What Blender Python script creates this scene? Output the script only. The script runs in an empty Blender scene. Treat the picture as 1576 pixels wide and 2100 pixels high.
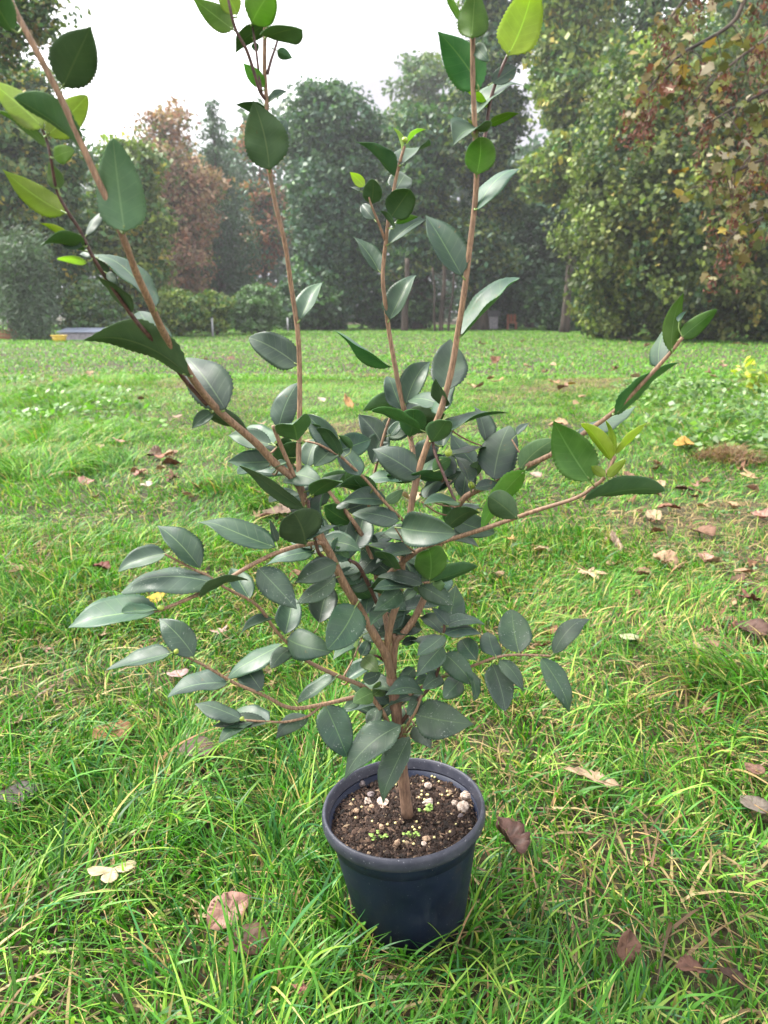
import bpy, math, random
import numpy as np
from mathutils import Vector

# ------------------------------------------------------------------ camera, sky, sun, exposure
SC = bpy.context.scene
COL = SC.collection
PITCH = math.radians(14.9)
FPX, CX, CY, CAMH = 1540.0, 788.0, 1050.0, 0.80
cam_d = bpy.data.cameras.new('camera')
cam = bpy.data.objects.new('camera', cam_d); COL.objects.link(cam)
cam.location = (0, 0, CAMH); cam.rotation_euler = (math.pi/2 - PITCH, 0, 0)
cam_d.sensor_fit = 'VERTICAL'; cam_d.sensor_height = 24.0; cam_d.sensor_width = 24.0
cam_d.lens = 24.0 * FPX / 2100.0
cam_d.clip_start = 0.02; cam_d.clip_end = 2000
cam_d.dof.use_dof = True; cam_d.dof.focus_distance = 0.95; cam_d.dof.aperture_fstop = 6.5
SC.camera = cam

SUN_EL, SUN_ROT = math.radians(54), math.radians(-75)     # soft sun from the left
world = bpy.data.worlds.new('World'); SC.world = world; world.use_nodes = True
wn, wl = world.node_tree.nodes, world.node_tree.links
bg = wn['Background']
sky = wn.new('ShaderNodeTexSky'); sky.sky_type = 'NISHITA'; sky.sun_disc = False
sky.sun_elevation = SUN_EL; sky.sun_rotation = SUN_ROT
sky.air_density = 1.0; sky.dust_density = 6.0; sky.ozone_density = 1.0
hs = wn.new('ShaderNodeHueSaturation'); hs.inputs['Saturation'].default_value = 0.22
# thin even overcast: pull the clear-sky gradient towards one pale cloud layer
wtc = wn.new('ShaderNodeTexCoord'); wnz = wn.new('ShaderNodeTexNoise')
wnz.inputs['Scale'].default_value = 2.2; wnz.inputs['Detail'].default_value = 4
wcr = wn.new('ShaderNodeValToRGB')
wcr.color_ramp.elements[0].position = 0.40; wcr.color_ramp.elements[0].color = (3.1, 2.95, 3.35, 1)
wcr.color_ramp.elements[1].position = 0.60; wcr.color_ramp.elements[1].color = (17.0, 17.0, 17.2, 1)
wmx = wn.new('ShaderNodeMix'); wmx.data_type = 'RGBA'; wmx.inputs[0].default_value = 0.75
wl.new(wtc.outputs['Generated'], wnz.inputs['Vector']); wl.new(wnz.outputs['Fac'], wcr.inputs['Fac'])
wl.new(sky.outputs[0], hs.inputs['Color']); wl.new(hs.outputs[0], wmx.inputs[6]); wl.new(wcr.outputs[0], wmx.inputs[7])
wl.new(wmx.outputs[2], bg.inputs['Color']); bg.inputs['Strength'].default_value = 0.085

sun_d = bpy.data.lights.new('sun', 'SUN'); sun_d.energy = 3.4; sun_d.angle = math.radians(22); sun_d.color = (1.0, 0.95, 0.87)
sun = bpy.data.objects.new('sun', sun_d); COL.objects.link(sun)
_sd = Vector((math.sin(SUN_ROT)*math.cos(SUN_EL), math.cos(SUN_ROT)*math.cos(SUN_EL), math.sin(SUN_EL)))
sun.rotation_euler = _sd.to_track_quat('Z', 'Y').to_euler(); sun.location = (0, 0, 30)

vs = SC.view_settings
vs.view_transform = 'Standard'; vs.look = 'None'; vs.gamma = 1.0; vs.use_curve_mapping = False
vs.exposure = 1.6
SC.render.engine = 'CYCLES'
SC.cycles.max_bounces = 7; SC.cycles.diffuse_bounces = 3; SC.cycles.glossy_bounces = 2
SC.cycles.transmission_bounces = 4; SC.cycles.transparent_max_bounces = 6; SC.cycles.volume_bounces = 0
SC.cycles.use_denoising = True
HAZE_D = 0.0013

# ------------------------------------------------------------------ helpers
FWD = np.array([0, math.cos(PITCH), -math.sin(PITCH)]); UPV = np.array([0, math.sin(PITCH), math.cos(PITCH)])
CAMP = np.array([0, 0, CAMH])
def ray(px, py):
    return FWD + np.array([1.0, 0, 0])*((px-CX)/FPX) + UPV*((CY-py)/FPX)
def at(px, py, Y):                       # point of the photograph's pixel at world distance Y
    d = ray(px, py); return CAMP + d*(Y/d[1])
def on_ground(px, py, z=0.0):
    d = ray(px, py); return CAMP + d*((z-CAMH)/d[2])
def px_per_m(P):
    return FPX/float(np.dot(np.asarray(P)-CAMP, FWD))

def tag(o, label=None, cat=None, group=None, kind=None):
    if label: o['label'] = label
    if cat: o['category'] = cat
    if group: o['group'] = group
    if kind: o['kind'] = kind
    return o
def empty(name, loc, label=None, cat=None, group=None):
    o = bpy.data.objects.new(name, None); COL.objects.link(o); o.location = tuple(loc)
    o.empty_display_size = 0.1
    return tag(o, label, cat, group)
def link_mesh(name, me, mats, parent=None, loc=None):
    for m in (mats if isinstance(mats, (list, tuple)) else [mats]): me.materials.append(m)
    o = bpy.data.objects.new(name, me); COL.objects.link(o)
    if parent is not None: o.parent = parent
    if loc is not None: o.location = tuple(loc)
    return o
def np_mesh(name, V, F, col=None, uv=None, smooth=False, mat_idx=None):
    """V (n,3), F (m,k) -> mesh; col (n,3) becomes the point attribute Col, uv (n,2) the map UVMap"""
    V = np.asarray(V, np.float32); F = np.asarray(F, np.int32)
    me = bpy.data.meshes.new(name)
    m, k = F.shape
    me.vertices.add(len(V)); me.vertices.foreach_set('co', V.ravel())
    me.loops.add(m*k); me.loops.foreach_set('vertex_index', F.ravel())
    me.polygons.add(m); me.polygons.foreach_set('loop_start', np.arange(0, m*k, k, dtype=np.int32))
    if mat_idx is not None: me.polygons.foreach_set('material_index', np.asarray(mat_idx, np.int32))
    me.polygons.foreach_set('use_smooth', np.full(m, bool(smooth)))
    if col is not None:
        a = me.color_attributes.new('Col', 'FLOAT_COLOR', 'POINT')
        c = np.ones((len(V), 4), np.float32); c[:, :3] = col; a.data.foreach_set('color', c.ravel())
    if uv is not None:
        l = me.uv_layers.new(name='UVMap'); l.data.foreach_set('uv', np.asarray(uv, np.float32)[F.ravel()].ravel())
    me.update(calc_edges=True)
    return me
class MB:                                  # collects pieces of any face size into one mesh
    def __init__(s): s.v = []; s.f = []; s.n = 0; s.mi = []
    def add(s, V, F, mi=0):
        V = np.asarray(V, float); s.v.append(V)
        for f in F: s.f.append([int(i)+s.n for i in f]); s.mi.append(mi)
        s.n += len(V)
    def mesh(s, name, smooth=True):
        me = bpy.data.meshes.new(name); me.from_pydata(np.vstack(s.v).tolist(), [], s.f); me.update()
        me.polygons.foreach_set('use_smooth', [smooth]*len(me.polygons)); me.polygons.foreach_set('material_index', s.mi)
        return me
def catmull(P, n=6):
    P = np.asarray(P, float)
    if len(P) < 3: return np.vstack([P[0]+(P[1]-P[0])*t for t in np.linspace(0, 1, n+1)])
    Q = np.vstack([2*P[0]-P[1], P, 2*P[-1]-P[-2]]); out = []
    for i in range(1, len(Q)-2):
        a, b, c, d = Q[i-1], Q[i], Q[i+1], Q[i+2]
        for t in np.arange(n)/n:
            out.append(0.5*((2*b)+(c-a)*t+(2*a-5*b+4*c-d)*t*t+(-a+3*b-3*c+d)*t**3))
    out.append(P[-1]); return np.array(out)
def tube(P, R, ns=8, rng=None, wob=0.0):
    """closed tube round the polyline P with radius R per point"""
    P = np.asarray(P, float); n = len(P); R = np.broadcast_to(np.asarray(R, float), (n,))
    T = np.gradient(P, axis=0); T /= np.linalg.norm(T, axis=1)[:, None]+1e-12
    u = np.cross(T[0], [0.31, 0.9, 0.2]); u /= np.linalg.norm(u)
    V = []
    for i in range(n):
        u = u-T[i]*np.dot(u, T[i]); u /= np.linalg.norm(u)+1e-12; w = np.cross(T[i], u)
        for k in range(ns):
            a = 2*math.pi*k/ns; r = R[i]*(1+(wob*rng.uniform(-1, 1) if rng is not None else 0))
            V.append(P[i]+u*math.cos(a)*r+w*math.sin(a)*r)
    F = [[i*ns+k, i*ns+(k+1) % ns, (i+1)*ns+(k+1) % ns, (i+1)*ns+k] for i in range(n-1) for k in range(ns)]
    F.append(list(range(ns))[::-1]); F.append([(n-1)*ns+k for k in range(ns)])
    return np.array(V), F
_NR = np.random.RandomState(77).rand(257, 257)
def vnoise(x, y):                          # smooth value noise, numpy
    x = np.asarray(x, float); y = np.asarray(y, float)
    xi = np.floor(x).astype(int); yi = np.floor(y).astype(int); fx = x-xi; fy = y-yi
    fx = fx*fx*(3-2*fx); fy = fy*fy*(3-2*fy); xi %= 256; yi %= 256
    a = _NR[xi, yi]; b = _NR[xi+1, yi]; c = _NR[xi, yi+1]; d = _NR[xi+1, yi+1]
    return (a*(1-fx)+b*fx)*(1-fy)+(c*(1-fx)+d*fx)*fy
def fnoise(x, y): return 0.6*vnoise(x, y)+0.28*vnoise(x*2.1+9, y*2.1+4)+0.12*vnoise(x*4.3+1, y*4.3+7)

# ------------------------------------------------------------------ materials
def mat(name):
    m = bpy.data.materials.new(name); m.use_nodes = True
    nt = m.node_tree; return m, nt.nodes, nt.links, nt.nodes['Principled BSDF']
def rgb(n, c):
    r = n.new('ShaderNodeRGB'); r.outputs[0].default_value = (*c, 1); return r.outputs[0]
def mixc(n, l, fac, a, b, mode='MIX'):
    x = n.new('ShaderNodeMix'); x.data_type = 'RGBA'; x.blend_type = mode
    for s, v in ((x.inputs[0], fac), (x.inputs[6], a), (x.inputs[7], b)):
        if isinstance(v, (int, float)): s.default_value = v
        elif isinstance(v, tuple): s.default_value = (*v, 1)
        else: l.new(v, s)
    return x.outputs[2]
def ramp(n, l, src, p0, p1, c0=(0, 0, 0), c1=(1, 1, 1)):
    r = n.new('ShaderNodeValToRGB'); e = r.color_ramp.elements
    e[0].position, e[1].position = p0, p1; e[0].color = (*c0, 1); e[1].color = (*c1, 1)
    l.new(src, r.inputs[0]); return r.outputs[0]
def noise(n, l, scale, detail=3, vec=None, rough=0.55):
    t = n.new('ShaderNodeTexNoise'); t.inputs['Scale'].default_value = scale
    t.inputs['Detail'].default_value = detail; t.inputs['Roughness'].default_value = rough
    if vec is not None: l.new(vec, t.inputs['Vector'])
    return t.outputs['Fac']
def objco(n): return n.new('ShaderNodeTexCoord').outputs['Object']
def bump(n, l, p, h, strength=0.4, dist=0.002):
    b = n.new('ShaderNodeBump'); b.inputs['Strength'].default_value = strength; b.inputs['Distance'].default_value = dist
    l.new(h, b.inputs['Height']); l.new(b.outputs[0], p.inputs['Normal'])
def translucent_mix(m, n, l, p, colsock, fac):
    t = n.new('ShaderNodeBsdfTranslucent'); l.new(colsock, t.inputs['Color'])
    x = n.new('ShaderNodeMixShader'); x.inputs[0].default_value = fac
    l.new(p.outputs[0], x.inputs[1]); l.new(t.outputs[0], x.inputs[2]); l.new(x.outputs[0], n['Material Output'].inputs['Surface'])
def foliage_mat(name, trans=0.35, rough=0.5, spec=0.35, tmul=(1.35, 1.8, 0.6)):       # colour from the mesh's own leaf tints
    m, n, l, p = mat(name)
    a = n.new('ShaderNodeAttribute'); a.attribute_name = 'Col'
    l.new(a.outputs['Color'], p.inputs['Base Color']); p.inputs['Roughness'].default_value = rough
    p.inputs['Specular IOR Level'].default_value = spec
    br = mixc(n, l, 1.0, a.outputs['Color'], tmul, 'MULTIPLY')
    translucent_mix(m, n, l, p, br, trans); return m
def bark_mat(name, c0, c1, scale=6.0, dist=0.03):
    m, n, l, p = mat(name); co = objco(n)
    mp = n.new('ShaderNodeMapping'); mp.inputs['Scale'].default_value = (1, 1, 0.2); l.new(co, mp.inputs[0])
    f = noise(n, l, scale, 5, mp.outputs[0]); l.new(ramp(n, l, f, 0.35, 0.68, c0, c1), p.inputs['Base Color'])
    p.inputs['Roughness'].default_value = 0.9; bump(n, l, p, f, 0.6, dist); return m

M_TREELEAF = foliage_mat('tree_leaf', 0.20)
M_GRASS = foliage_mat('grass_blade', 0.24, 0.45, 0.3)
M_DEAD = foliage_mat('dead_leaf', 0.25, 0.7, 0.25, (1.3, 1.1, .8))
def fallen_mat():                          # dead leaf with a midrib, side veins and dark spots
    m = M_DEAD.copy(); m.name = 'fallen_leaf'; n, l = m.node_tree.nodes, m.node_tree.links; p = n['Principled BSDF']; a = [q for q in n if q.type == 'ATTRIBUTE'][0]
    def M(op, x, y=None):
        q = n.new('ShaderNodeMath'); q.operation = op
        for s, v in zip(q.inputs, (x, y)):
            if isinstance(v, (int, float)): s.default_value = v
            elif v is not None: l.new(v, s)
        return q.outputs[0]
    uv = n.new('ShaderNodeUVMap'); s = n.new('ShaderNodeSeparateXYZ'); l.new(uv.outputs[0], s.inputs[0]); ax = M('ABSOLUTE', s.outputs[0])
    rib = M('LESS_THAN', ax, .014); fr = M('ABSOLUTE', M('SUBTRACT', M('FRACT', M('SUBTRACT', M('MULTIPLY', s.outputs[1], 6.5), M('MULTIPLY', ax, 4.5))), .5)); sv = M('LESS_THAN', fr, .06)
    f = noise(n, l, 14, 5, uv.outputs[0], .7); c = mixc(n, l, ramp(n, l, f, .55, .72, (0,)*3, (.75,)*3), a.outputs['Color'], (.045, .025, .016))
    c = mixc(n, l, M('MULTIPLY', M('MAXIMUM', rib, M('MULTIPLY', sv, .6)), .5), c, (.10, .055, .03)); l.new(c, p.inputs['Base Color'])
    bump(n, l, p, M('ADD', M('MULTIPLY', f, .6), M('MAXIMUM', rib, M('MULTIPLY', sv, .5))), .5, .0012); p.inputs['Roughness'].default_value = .55; return m
M_FALL = fallen_mat()
M_BARK = bark_mat('tree_bark', (0.022, 0.016, 0.012), (0.085, 0.062, 0.045))

m, n, l, p = mat('ground_soil'); co = n.new('ShaderNodeNewGeometry').outputs['Position']
f1 = noise(n, l, 9, 6, co, 0.7); f2 = noise(n, l, 0.9, 4, co); f3 = noise(n, l, 60, 3, co)
c = ramp(n, l, f1, 0.35, 0.7, (0.014, 0.009, 0.006), (0.10, 0.066, 0.036))
g = ramp(n, l, f3, 0.3, 0.7, (0.020, 0.022, 0.008), (0.062, 0.062, 0.022))
fac = ramp(n, l, f2, 0.35, 0.65)
l.new(mixc(n, l, fac, c, g), p.inputs['Base Color']); p.inputs['Roughness'].default_value = 0.95
bump(n, l, p, f1, 0.8, 0.02); M_GROUND = m

# ------------------------------------------------------------------ ground
xs = np.concatenate([np.linspace(-140, -6, 30), np.linspace(-5, 5, 60), np.linspace(6, 140, 30)])
ys = np.concatenate([np.linspace(-20, 0, 10), np.linspace(0.2, 10, 70), np.linspace(11, 160, 50)])
def gz(x, y): return 0.05*(fnoise(np.asarray(x)*0.35+40, np.asarray(y)*0.35+40)-0.5)*np.clip((np.asarray(y)-1.2)/3, 0, 1) + 0.012*(vnoise(np.asarray(x)*4+50, np.asarray(y)*4+50)-0.5)
GX, GY = np.meshgrid(xs, ys); V = np.stack([GX, GY, gz(GX, GY)-0.004], -1).reshape(-1, 3)
nx, ny = len(xs), len(ys); I = np.arange(nx*ny).reshape(ny, nx)
F = np.stack([I[:-1, :-1], I[:-1, 1:], I[1:, 1:], I[1:, :-1]], -1).reshape(-1, 4)
tag(link_mesh('meadow_ground', np_mesh('meadow_ground', V, F, smooth=True), M_GROUND), 'flat meadow ground of dark soil and thatch under the grass', 'ground', kind='structure')
# ------------------------------------------------------------------ trees beyond the meadow
def leaf_faces(C, size, rng, nrm_bias=None, asp=0.6, hang=0.0, lobed=False):
    """one leaf per centre: a 4-gon kite, or an 8-gon with lobes for leaves close enough to read"""
    n = len(C); size = np.broadcast_to(size, (n,))
    nr = rng.normal(size=(n, 3))
    if nrm_bias is not None: nr = nr*0.75+nrm_bias
    nr /= np.linalg.norm(nr, axis=1)[:, None]+1e-9
    d = rng.normal(size=(n, 3)); d[:, 2] -= hang*1.5
    d -= nr*np.sum(d*nr, 1)[:, None]; d /= np.linalg.norm(d, axis=1)[:, None]+1e-9
    s = np.cross(nr, d); k = size[:, None]
    if not lobed:
        a = asp*rng.uniform(0.7, 1.2, (n, 1))
        pts = [C-d*k*0.5, C+s*k*0.5*a-d*k*0.05, C+d*k*0.5, C-s*k*0.5*a-d*k*0.05]
    else:
        prof = [(-.5, 0), (-.32, .34), (-.08, .26), (.08, .5), (.2, .2), (.55, 0), (.2, -.2), (.08, -.5), (-.08, -.26), (-.32, -.34)]
        bend = nr*k*0.18
        pts = [C+d*k*u+s*k*w-bend*(abs(w)*2)**2 for u, w in prof]
    kk = len(pts); V = np.stack(pts, 1).reshape(-1, 3)
    return V, np.arange(n*kk).reshape(n, kk), kk
def clump_cloud(centres, cr, per, rng, flat=0.6):
    """leaf centres gathered round clump centres"""
    n = len(centres); P = rng.normal(size=(n, per, 3)); P /= np.linalg.norm(P, axis=2)[..., None]+1e-9
    P *= (rng.rand(n, per, 1)**0.45)*np.broadcast_to(cr, (n,))[:, None, None]; P[..., 2] *= flat
    return (centres[:, None, :]+P).reshape(-1, 3), P.reshape(-1, 3)
def tints(nc, per, pal, wts, rng, kk, jit=0.22, clj=0.25):
    pal = np.array(pal); w = np.array(wts, float)/sum(wts)
    ci = rng.choice(len(pal), nc, p=w); base = pal[ci]*(1+clj*rng.uniform(-1, 1, (nc, 1)))
    c = np.repeat(base, per, 0)
    sw = rng.rand(len(c)) < 0.25; c[sw] = pal[rng.choice(len(pal), sw.sum(), p=w)]
    c = c*(1+jit*rng.uniform(-1, 1, (len(c), 1)))*(1+0.08*rng.uniform(-1, 1, (len(c), 3)))
    return np.repeat(np.clip(c, 0.003, 0.9), kk, 0)
def lobes_for(profile, z0, z1, R, rng, nl, sx=1.0):
    """ellipsoid lobes filling a crown outline: profile(t) is the half-width at height fraction t"""
    L = []
    for i in range(nl):
        t = (i+0.5)/nl+rng.uniform(-.4, .4)/nl; w = profile(np.clip(t, 0.02, 0.98))*R
        a = rng.uniform(0, 2*math.pi); r = w*rng.uniform(0.15, 0.62)
        rr = max(0.35*R, w-r)*rng.uniform(0.75, 1.05)
        rr = min(rr, 0.62*R)
        L.append((r*math.cos(a)*sx, r*math.sin(a), z0+t*(z1-z0), rr*sx, rr, rr*rng.uniform(0.7, 1.05)))
    return L
def sample_lobes(L, n, rng, inner=0.3):
    A = np.array(L); w = A[:, 3]*A[:, 4]+A[:, 5]**2; w /= w.sum()
    idx = rng.choice(len(A), n, p=w); d = rng.normal(size=(n, 3)); d /= np.linalg.norm(d, axis=1)[:, None]
    r = np.where(rng.rand(n) < inner, rng.uniform(0.3, 0.8, n), rng.uniform(0.82, 1.06, n))
    P = A[idx, :3]+d*r[:, None]*A[idx, 3:6]
    return P, d
ROUND = lambda t: math.sin(math.pi*min(1, 0.12+0.88*t))**0.6 if t < 0.95 else 0.35
OVAL = lambda t: math.sqrt(max(0.02, 1-(2*t-0.9)**2*0.92))
COLUMN = lambda t: 0.95 if t < 0.8 else 0.95*(1-(t-0.8)/0.24)
def tree(name, label, px, Y, top_py, half_px, low_py, pal, wts, seed, profile=OVAL, nl=12, nclump=700, per=34, cr=0.75, ls=0.26,
         asp=0.6, flat=0.45, hang=0.0, trunk_r=0.28, cat='tree', group=None, inner=0.3, extra=None, lobed=False, sx=1.0, limbs=7, dz=0.0):
    rng = np.random.RandomState(seed); B = at(px, 640, Y); B[2] = float(gz(B[0], B[1]))
    zt = at(px, top_py, Y)[2]; zl = max(0.1, at(px, low_py, Y)[2]); R = half_px/px_per_m(at(px, (top_py+low_py)/2, Y))
    L = lobes_for(profile, zl+0.1*(zt-zl), zt-0.35*R*0.6, R, rng, nl, sx)
    if extra: L += extra
    o = empty(name, B, label, cat, group)
    P, d = sample_lobes(L, nclump, rng, inner)
    P[:, 2] = np.maximum(P[:, 2], 0.25)
    crs = cr*rng.uniform(0.6, 1.3, nclump)
    C, off = clump_cloud(P, crs, per, rng, flat)
    bias = np.repeat(d, per, 0)*0.5+np.array([0, 0, 0.45])
    V, F, kk = leaf_faces(C, ls*rng.uniform(0.6, 1.3, len(C)), rng, bias, asp, hang, lobed)
    V[:, 2] = np.maximum(V[:, 2], 0.02)
    link_mesh('crown', np_mesh('crown', V, F, tints(nclump, per, pal, wts, rng, kk)), M_TREELEAF, o)
    mb = MB(); h = zl+0.75*(zt-zl)
    tp = catmull([(0, 0, -0.2), (0.03*R, 0, h*0.3), (-0.05*R, 0.05*R, h*0.65), (0, 0, h)], 5)
    mb.add(*tube(tp, np.linspace(trunk_r, trunk_r*0.25, len(tp))*(1+0.5*np.exp(-np.linspace(0, 14, len(tp)))), 9, rng, 0.08))
    for i in range(limbs):
        e = np.array(L[rng.randint(len(L))][:3]); s = tp[int(len(tp)*rng.uniform(0.25, 0.85))]
        if e[2] < s[2]: s = tp[max(1, int(len(tp)*0.2))]
        q = catmull([s, (s+e)/2+rng.uniform(-.3, .3, 3)+[0, 0, -0.2], e], 4)
        mb.add(*tube(q, np.linspace(trunk_r*0.35, trunk_r*0.08, len(q)), 6))
    link_mesh('trunk', mb.mesh('trunk'), M_BARK, o)
    return o
def conifer(name, label, px, Y, top_py, half_px, pal, wts, seed, nlev=26, group=None):
    rng = np.random.RandomState(seed); B = at(px, 640, Y); B[2] = float(gz(B[0], B[1])); zt = at(px, top_py, Y)[2]
    R = half_px/px_per_m(at(px, 640, Y)); o = empty(name, B, label, 'tree', group); Cs = []
    for i in range(nlev):
        t = (i+0.3)/nlev; z = 0.6+t*(zt-0.6); w = R*(1-t)**0.85+0.12; nb = int(6+9*(1-t))
        for b in range(nb):
            a = rng.uniform(0, 2*math.pi); ln = w*rng.uniform(0.7, 1.12)
            for s in np.arange(0.25, 1.01, 0.42/max(0.5, ln)):
                Cs.append((math.cos(a)*ln*s, math.sin(a)*ln*s, z-0.42*ln*s*s+0.25*ln*s**4+rng.uniform(-.1, .1)))
    P = np.array(Cs); per = 16; C, off = clump_cloud(P, 0.42, per, rng, 0.55)
    V, F, kk = leaf_faces(C, 0.30*rng.uniform(0.6, 1.3, len(C)), rng, np.array([0, 0, 0.5]), 0.32, 0.9)
    link_mesh('crown', np_mesh('crown', V, F, tints(len(P), per, pal, wts, rng, kk)), M_TREELEAF, o)
    mb = MB(); tp = np.array([(0, 0, -0.2), (0, 0, zt*0.5), (0, 0, zt*0.98)]); mb.add(*tube(catmull(tp, 5), np.linspace(0.26, 0.03, 11), 8))
    link_mesh('trunk', mb.mesh('trunk'), M_BARK, o); return o

DG, BG, MG, OL, YG, YL, RU, GR = (.034, .080, .026), (.046, .105, .060), (.068, .15, .042), (.12, .165, .038), (.19, .25, .045), (.40, .33, .06), (.27, .105, .05), (.10, .15, .095)
BACK = 'tall trees closing the far side of the meadow'
tree('broadleaf_tree', 'dark green tree flecked with yellow, its crown against the sky at the left edge', 35, 27, 95, 205, 600, [DG, MG, OL, YL], [2, 5, 3, 1], 11, OVAL, 13, 1250, 34, 0.7, 0.25, flat=0.42, group=BACK, trunk_r=.35)
tree('broadleaf_tree', 'lower olive and yellowing tree between the edge tree and the rust brown tree', 285, 30, 268, 92, 640, [MG, OL, YG, YL], [3, 3, 2, .6], 12, OVAL, 10, 620, 34, 0.6, 0.24, group=BACK)
tree('broadleaf_tree', 'rust brown autumn tree with a thin rounded crown left of the spruce', 368, 41, 200, 118, 640, [(.26, .125, .075), (.36, .23, .14), OL, (.19, .11, .075)], [4, 4, 1.6, 2], 13, OVAL, 12, 560, 30, 0.8, 0.26, group=BACK)
tree('broadleaf_tree', 'slim russet tree rising between the spruce and the dark round tree', 545, 50, 235, 62, 640, [RU, (.30, .15, .08), BG, OL], [3, 2, 2, 2], 14, OVAL, 9, 330, 30, 0.8, 0.32, group=BACK)
conifer('spruce_tree', 'grey green spruce with drooping boughs and a single pointed top', 458, 45, 205, 112, [BG, DG, (.05, .075, .05)], [4, 3, 2], 15, 30, group=BACK)
tree('broadleaf_tree', 'dense blue green tree with a rounded top right of the spruce', 690, 38, 150, 118, 655, [BG, DG, MG], [5, 2, 2], 16, COLUMN, 15, 1250, 34, 0.75, 0.27, group=BACK, trunk_r=.3)
tree('broadleaf_tree', 'pale hazy tall tree showing above and behind the rounded blue green tree', 850, 52, 80, 105, 600, [GR, OL, MG], [3, 3, 2], 17, OVAL, 12, 640, 32, 0.9, 0.34, group=BACK, trunk_r=.4)
tree('broadleaf_tree', 'mid green tree filling the gap behind the thin centre stem of the shrub', 860, 37, 215, 100, 640, [BG, MG, OL], [4, 3, 1], 18, COLUMN, 12, 900, 34, 0.75, 0.27, group=BACK, trunk_r=.3)
tree('broadleaf_tree', 'very tall dark tree, ivy climbing to its top, right of the centre gap', 985, 36, -120, 95, 620, [DG, OL, BG], [4, 3, 2], 19, COLUMN, 16, 1200, 34, 0.75, 0.27, group=BACK, trunk_r=.4)
tree('broadleaf_tree', 'tall tree hung with yellow green leaves just left of the bare dark stems', 1160, 31, -150, 105, 470, [OL, YG, MG, YL], [4, 4, 2, .8], 20, COLUMN, 15, 1050, 36, 0.7, 0.26, hang=.6, group=BACK, trunk_r=.16)
tree('broadleaf_tree', 'sparse tall tree with bare dark stems showing sky between its leaves', 1290, 33, -160, 95, 330, [DG, MG, OL], [3, 2, 2], 21, COLUMN, 12, 330, 30, 0.7, 0.26, group=BACK, trunk_r=.3, limbs=10, inner=.1)
tree('broadleaf_tree', 'dark tree behind the big yellow green tree, closing the right end of the wood', 1480, 36, -160, 150, 500, [DG, MG, OL], [4, 3, 2], 22, COLUMN, 14, 1000, 34, 0.8, 0.28, group=BACK, trunk_r=.35)
tree('broadleaf_tree', 'big spreading tree with hanging curtains of yellow green leaves down to the grass', 1425, 23, 40, 318, 668, [(.06, .09, .024), OL, YG, (.30, .25, .05), DG, (.20, .22, .055)], [4, 4, 3, .5, 2.5, 1], 23, lambda t: 0.74+0.26*math.sin(math.pi*min(1, t*1.1)), 38, 3700, 34, 0.42, 0.155, hang=1.2, flat=1.1, lobed=True, group=BACK, trunk_r=.3)
tree('broadleaf_tree', 'shadowy dark tree low behind the bare trunks under the wood', 1090, 41, 330, 120, 655, [DG, BG], [3, 2], 24, OVAL, 12, 800, 34, 0.8, 0.3, group=BACK)
SH = 'bushes along the far edge of the meadow'
tree('willow_bush', 'feathery grey green willow bush at the left edge of the meadow', 55, 23, 470, 95, 690, [GR, (.07, .11, .065), MG], [4, 3, 1], 31, OVAL, 10, 520, 40, 0.36, 0.17, asp=.22, flat=1.5, trunk_r=.06, cat='bush', group=SH)
tree('meadow_bush', 'low mixed bush with a few pale leaves right of the willow bush', 200, 24.5, 585, 85, 694, [MG, GR, OL], [3, 2, 2], 32, ROUND, 9, 420, 34, 0.34, 0.15, trunk_r=.05, cat='bush', group=SH)
tree('meadow_bush', 'olive bush just right of the thick leaning stem of the shrub', 365, 26, 590, 62, 690, [OL, MG, YG], [3, 3, 2], 33, ROUND, 9, 330, 34, 0.34, 0.15, trunk_r=.05, cat='bush', group=SH)
tree('meadow_bush', 'small yellow green bush between the olive bush and the pale rounded bush', 442, 27, 598, 42, 686, [YG, OL, MG], [3, 2, 2], 34, ROUND, 7, 200, 34, 0.32, 0.15, trunk_r=.05, cat='bush', group=SH)
tree('meadow_bush', 'pale fresh green rounded bush beside the taller fence post', 527, 28, 583, 60, 682, [(.11, .19, .08), GR, MG], [4, 2, 2], 35, ROUND, 9, 330, 34, 0.34, 0.15, trunk_r=.05, cat='bush', group=SH)
for i, (px, Y, tp, hw, lab) in enumerate([(340, 44, 545, 90, 'dark low thicket under the rust brown tree'), (640, 35.5, 575, 100, 'dark low thicket at the foot of the rounded blue green tree'),
                                          (1010, 38.5, 540, 110, 'dark low thicket behind the grey box under the wood'), (1160, 34.5, 560, 70, 'dark low thicket left of the big yellow green tree'), (815, 37.5, 570, 95, 'dark low thicket behind the thin trunks in the centre')]):
    tree('thicket', lab, px, Y, tp, hw, 668, [DG, BG, MG], [4, 2, 1], 40+i, ROUND, 9, 420, 32, 0.6, 0.28, trunk_r=.08, cat='thicket', group='dark thickets under the trees')
# skirt of small bushes at the foot of the big right tree
for i, (px, Y, tp, hw, lab) in enumerate([(1270, 24, 610, 70, 'ragged bush of yellow green leaves at the left foot of the big right tree'), (1420, 22.5, 600, 80, 'ragged bush of dull green leaves under the middle of the big right tree'), (1565, 22, 585, 80, 'ragged dark bush under the big tree at the right edge')]):
    tree('meadow_bush', lab, px, Y, tp, hw, 690, [MG, OL, YG, DG], [3, 3, 2 if i == 0 else 1, 2 if i else 1], 50+i, ROUND, 9, 520, 32, 0.36, 0.17, hang=.6, trunk_r=.05, cat='bush', group=SH)
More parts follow.
